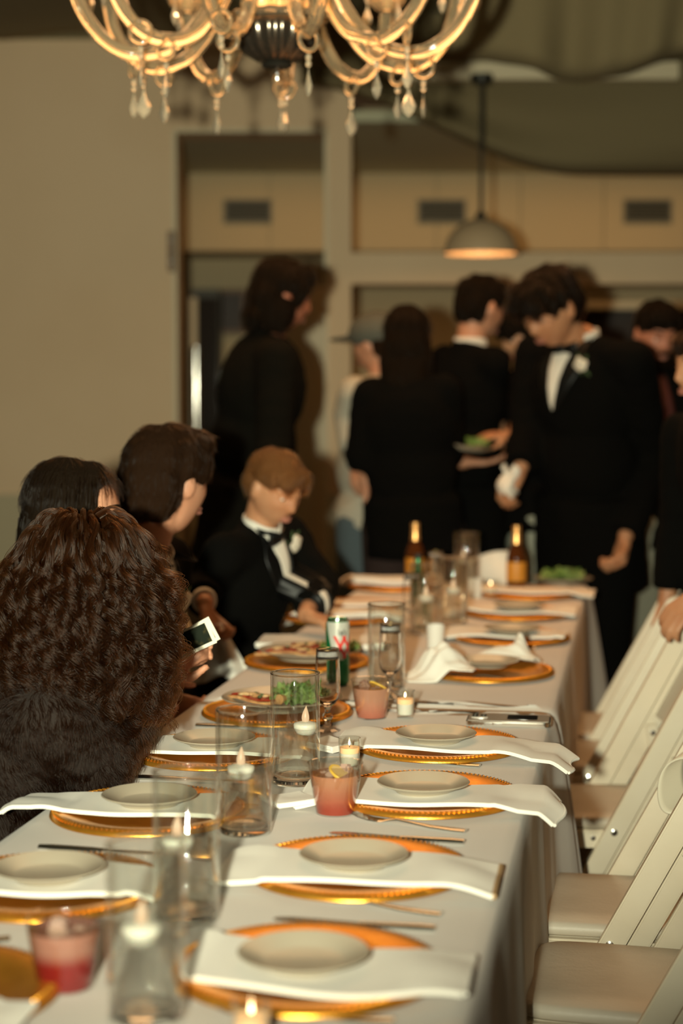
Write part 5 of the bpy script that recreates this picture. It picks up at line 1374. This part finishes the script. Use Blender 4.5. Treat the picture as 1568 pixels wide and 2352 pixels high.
def held(s, q): return Vector((c.x + (s - .5) * .055 + .010 * math.sin(q * 7), c.y + .018 * math.sin(s * 5 + q * 3) - .03, c.z + (.5 - q) * .100 + .012 * math.sin(s * 9)))
o = obj('held_napkin', MB().slab(held, 14, 14, .006), M['napkin'], angle=180); tag(o, 'white napkin in the right hand of the bending man', 'napkin')
# ---- bearded guest at the back right
hc = at(1506, 768, 6.80)
p10 = person('person with dark beard, dark jacket and grey trousers at the back right', hc, (.22, -.85, -.30), at(1535, 1190, 6.80), (.2, -.9), 1.0, skin='skin_red')
jacket(p10, 'black', hem=.12, voxel=.014); trousers(p10, 'grey_pants', wide=1.3); front(p10, .30, 'long', False, False, w0=.03, shirt='maroon', tie_mat='tie_red')
hair_cap(p10, 'dark_hair', 'h_dark', SHORT + [(0, .03, .10, .07, .06, .035)], .005, .009, 1500, .035, seed=12, lift=.3)
b = MB()
for x, y, z, a, c_, d in ((0, .075, -.098, .040, .026, .030), (.045, .040, -.075, .022, .040, .038), (-.045, .040, -.075, .022, .040, .038), (0, .096, -.048, .026, .008, .006)): b.ell(p10.hc + p10.hr * x + p10.hf * y + p10.hup * z, (a, c_, d), Matrix((p10.hr, p10.hf, p10.hup)).transposed())
me, co = fuse(b, .006, 1, bumpy(p10.hr, p10.hf, p10.hup, .002), 'beard', p10.o); obj('beard', me, M['dark_hair'], p10.t, angle=180)
# ---- guest at the right edge, hand on a chair
hc = at(1622, 846, 4.90)
p11 = person('person at the right edge, face in profile, hand on a chair back', hc, (-.93, -.36, -.06), (1.14, 4.98, .93), (-.9, -.42), .93,
             dict(L=dict(e=(1.02, 4.66, 1.05), w=(.885, 4.27, .945), d=(-.07, -.04, -.045), n=(-.35, .1, -.8), thumb=1, curl=.75)), skin='skin_tan', voxel=.0058)
jacket(p11, 'black', hem=.14, voxel=.013, cuff=.04); trousers(p11)
hair_cap(p11, 'brown_hair', 'h_brown', SHORT, .004, .008, 2000, .04, seed=13)

# ---- the instant photos in her hand
c = at(440, 1471, 3.372); ang = -.42
for k, (dx, dz, dr) in enumerate(((0, 0, 0), (.006, .003, -.07))):
    t = thing('instant_photo', ['front one of two white-bordered instant photos held by the curly-haired woman', 'rear one of two instant photos, a white corner showing behind the front photo'][k], 'photo', (c.x + dx, c.y + .004 + .004 * k, c.z + dz), 0, 'instant photos')
    t.rotation_euler = (-.55, ang + dr, .12)
    obj('card', MB().box((0, 0, 0), (.086, .0012, .054)), M['card'], t); obj('picture', MB().box((.001, -.0008, .001), (.070, .0006, .042)), M['photo'], t)
# ---- the white napkin the boy holds
pa, pb = at(482, 1432, 4.44), at(512, 1560, 4.42)
def hang(s, q):
    x = pa.x + (pb.x - pa.x) * q + (s - .5) * (.05 + .12 * q); z = pa.z + (pb.z - pa.z) * q - .010 * abs(s - .5) * 4 * q
    return Vector((x, pa.y + .022 * math.sin(s * 13 + q * 2.5) * (.3 + q) + .02 * q, z))
o = obj('hanging_napkin', MB().slab(hang, 36, 20, .003), M['napkin'], angle=180); tag(o, 'white napkin hanging from the fair-haired boy\'s hand', 'napkin')
# ---- sash on the second chair, chairs under the seated guests
pa = at(1552, 1800, 3.42)
def sash(s, q):
    a = s * 2 * math.pi; return Vector((pa.x + .055 * math.cos(a) * (1 + .3 * math.cos(a)) + .06 * q, pa.y - .02 + .04 * math.sin(a) * .6 + q * .05, pa.z + .045 * math.sin(a) + .03 * q + .02 * math.cos(a)))
o = obj('sash', MB().slab(sash, 40, 6, .003), M['sash'], angle=180); tag(o, 'beige satin sash looped on the back of the second chair', 'sash')
for P_, lb in ((cur, 'white folding chair under the curly-haired woman'), (wo, 'white folding chair under the woman with smooth hair'), (mn, 'white folding chair under the seated young man'), (bo, 'white folding chair under the fair-haired boy')):
    a = math.atan2(-P_.f.y, -P_.f.x); q = P_.pelvis - P_.f * .12
    make_chair(lb, q.x, q.y, a, c2)
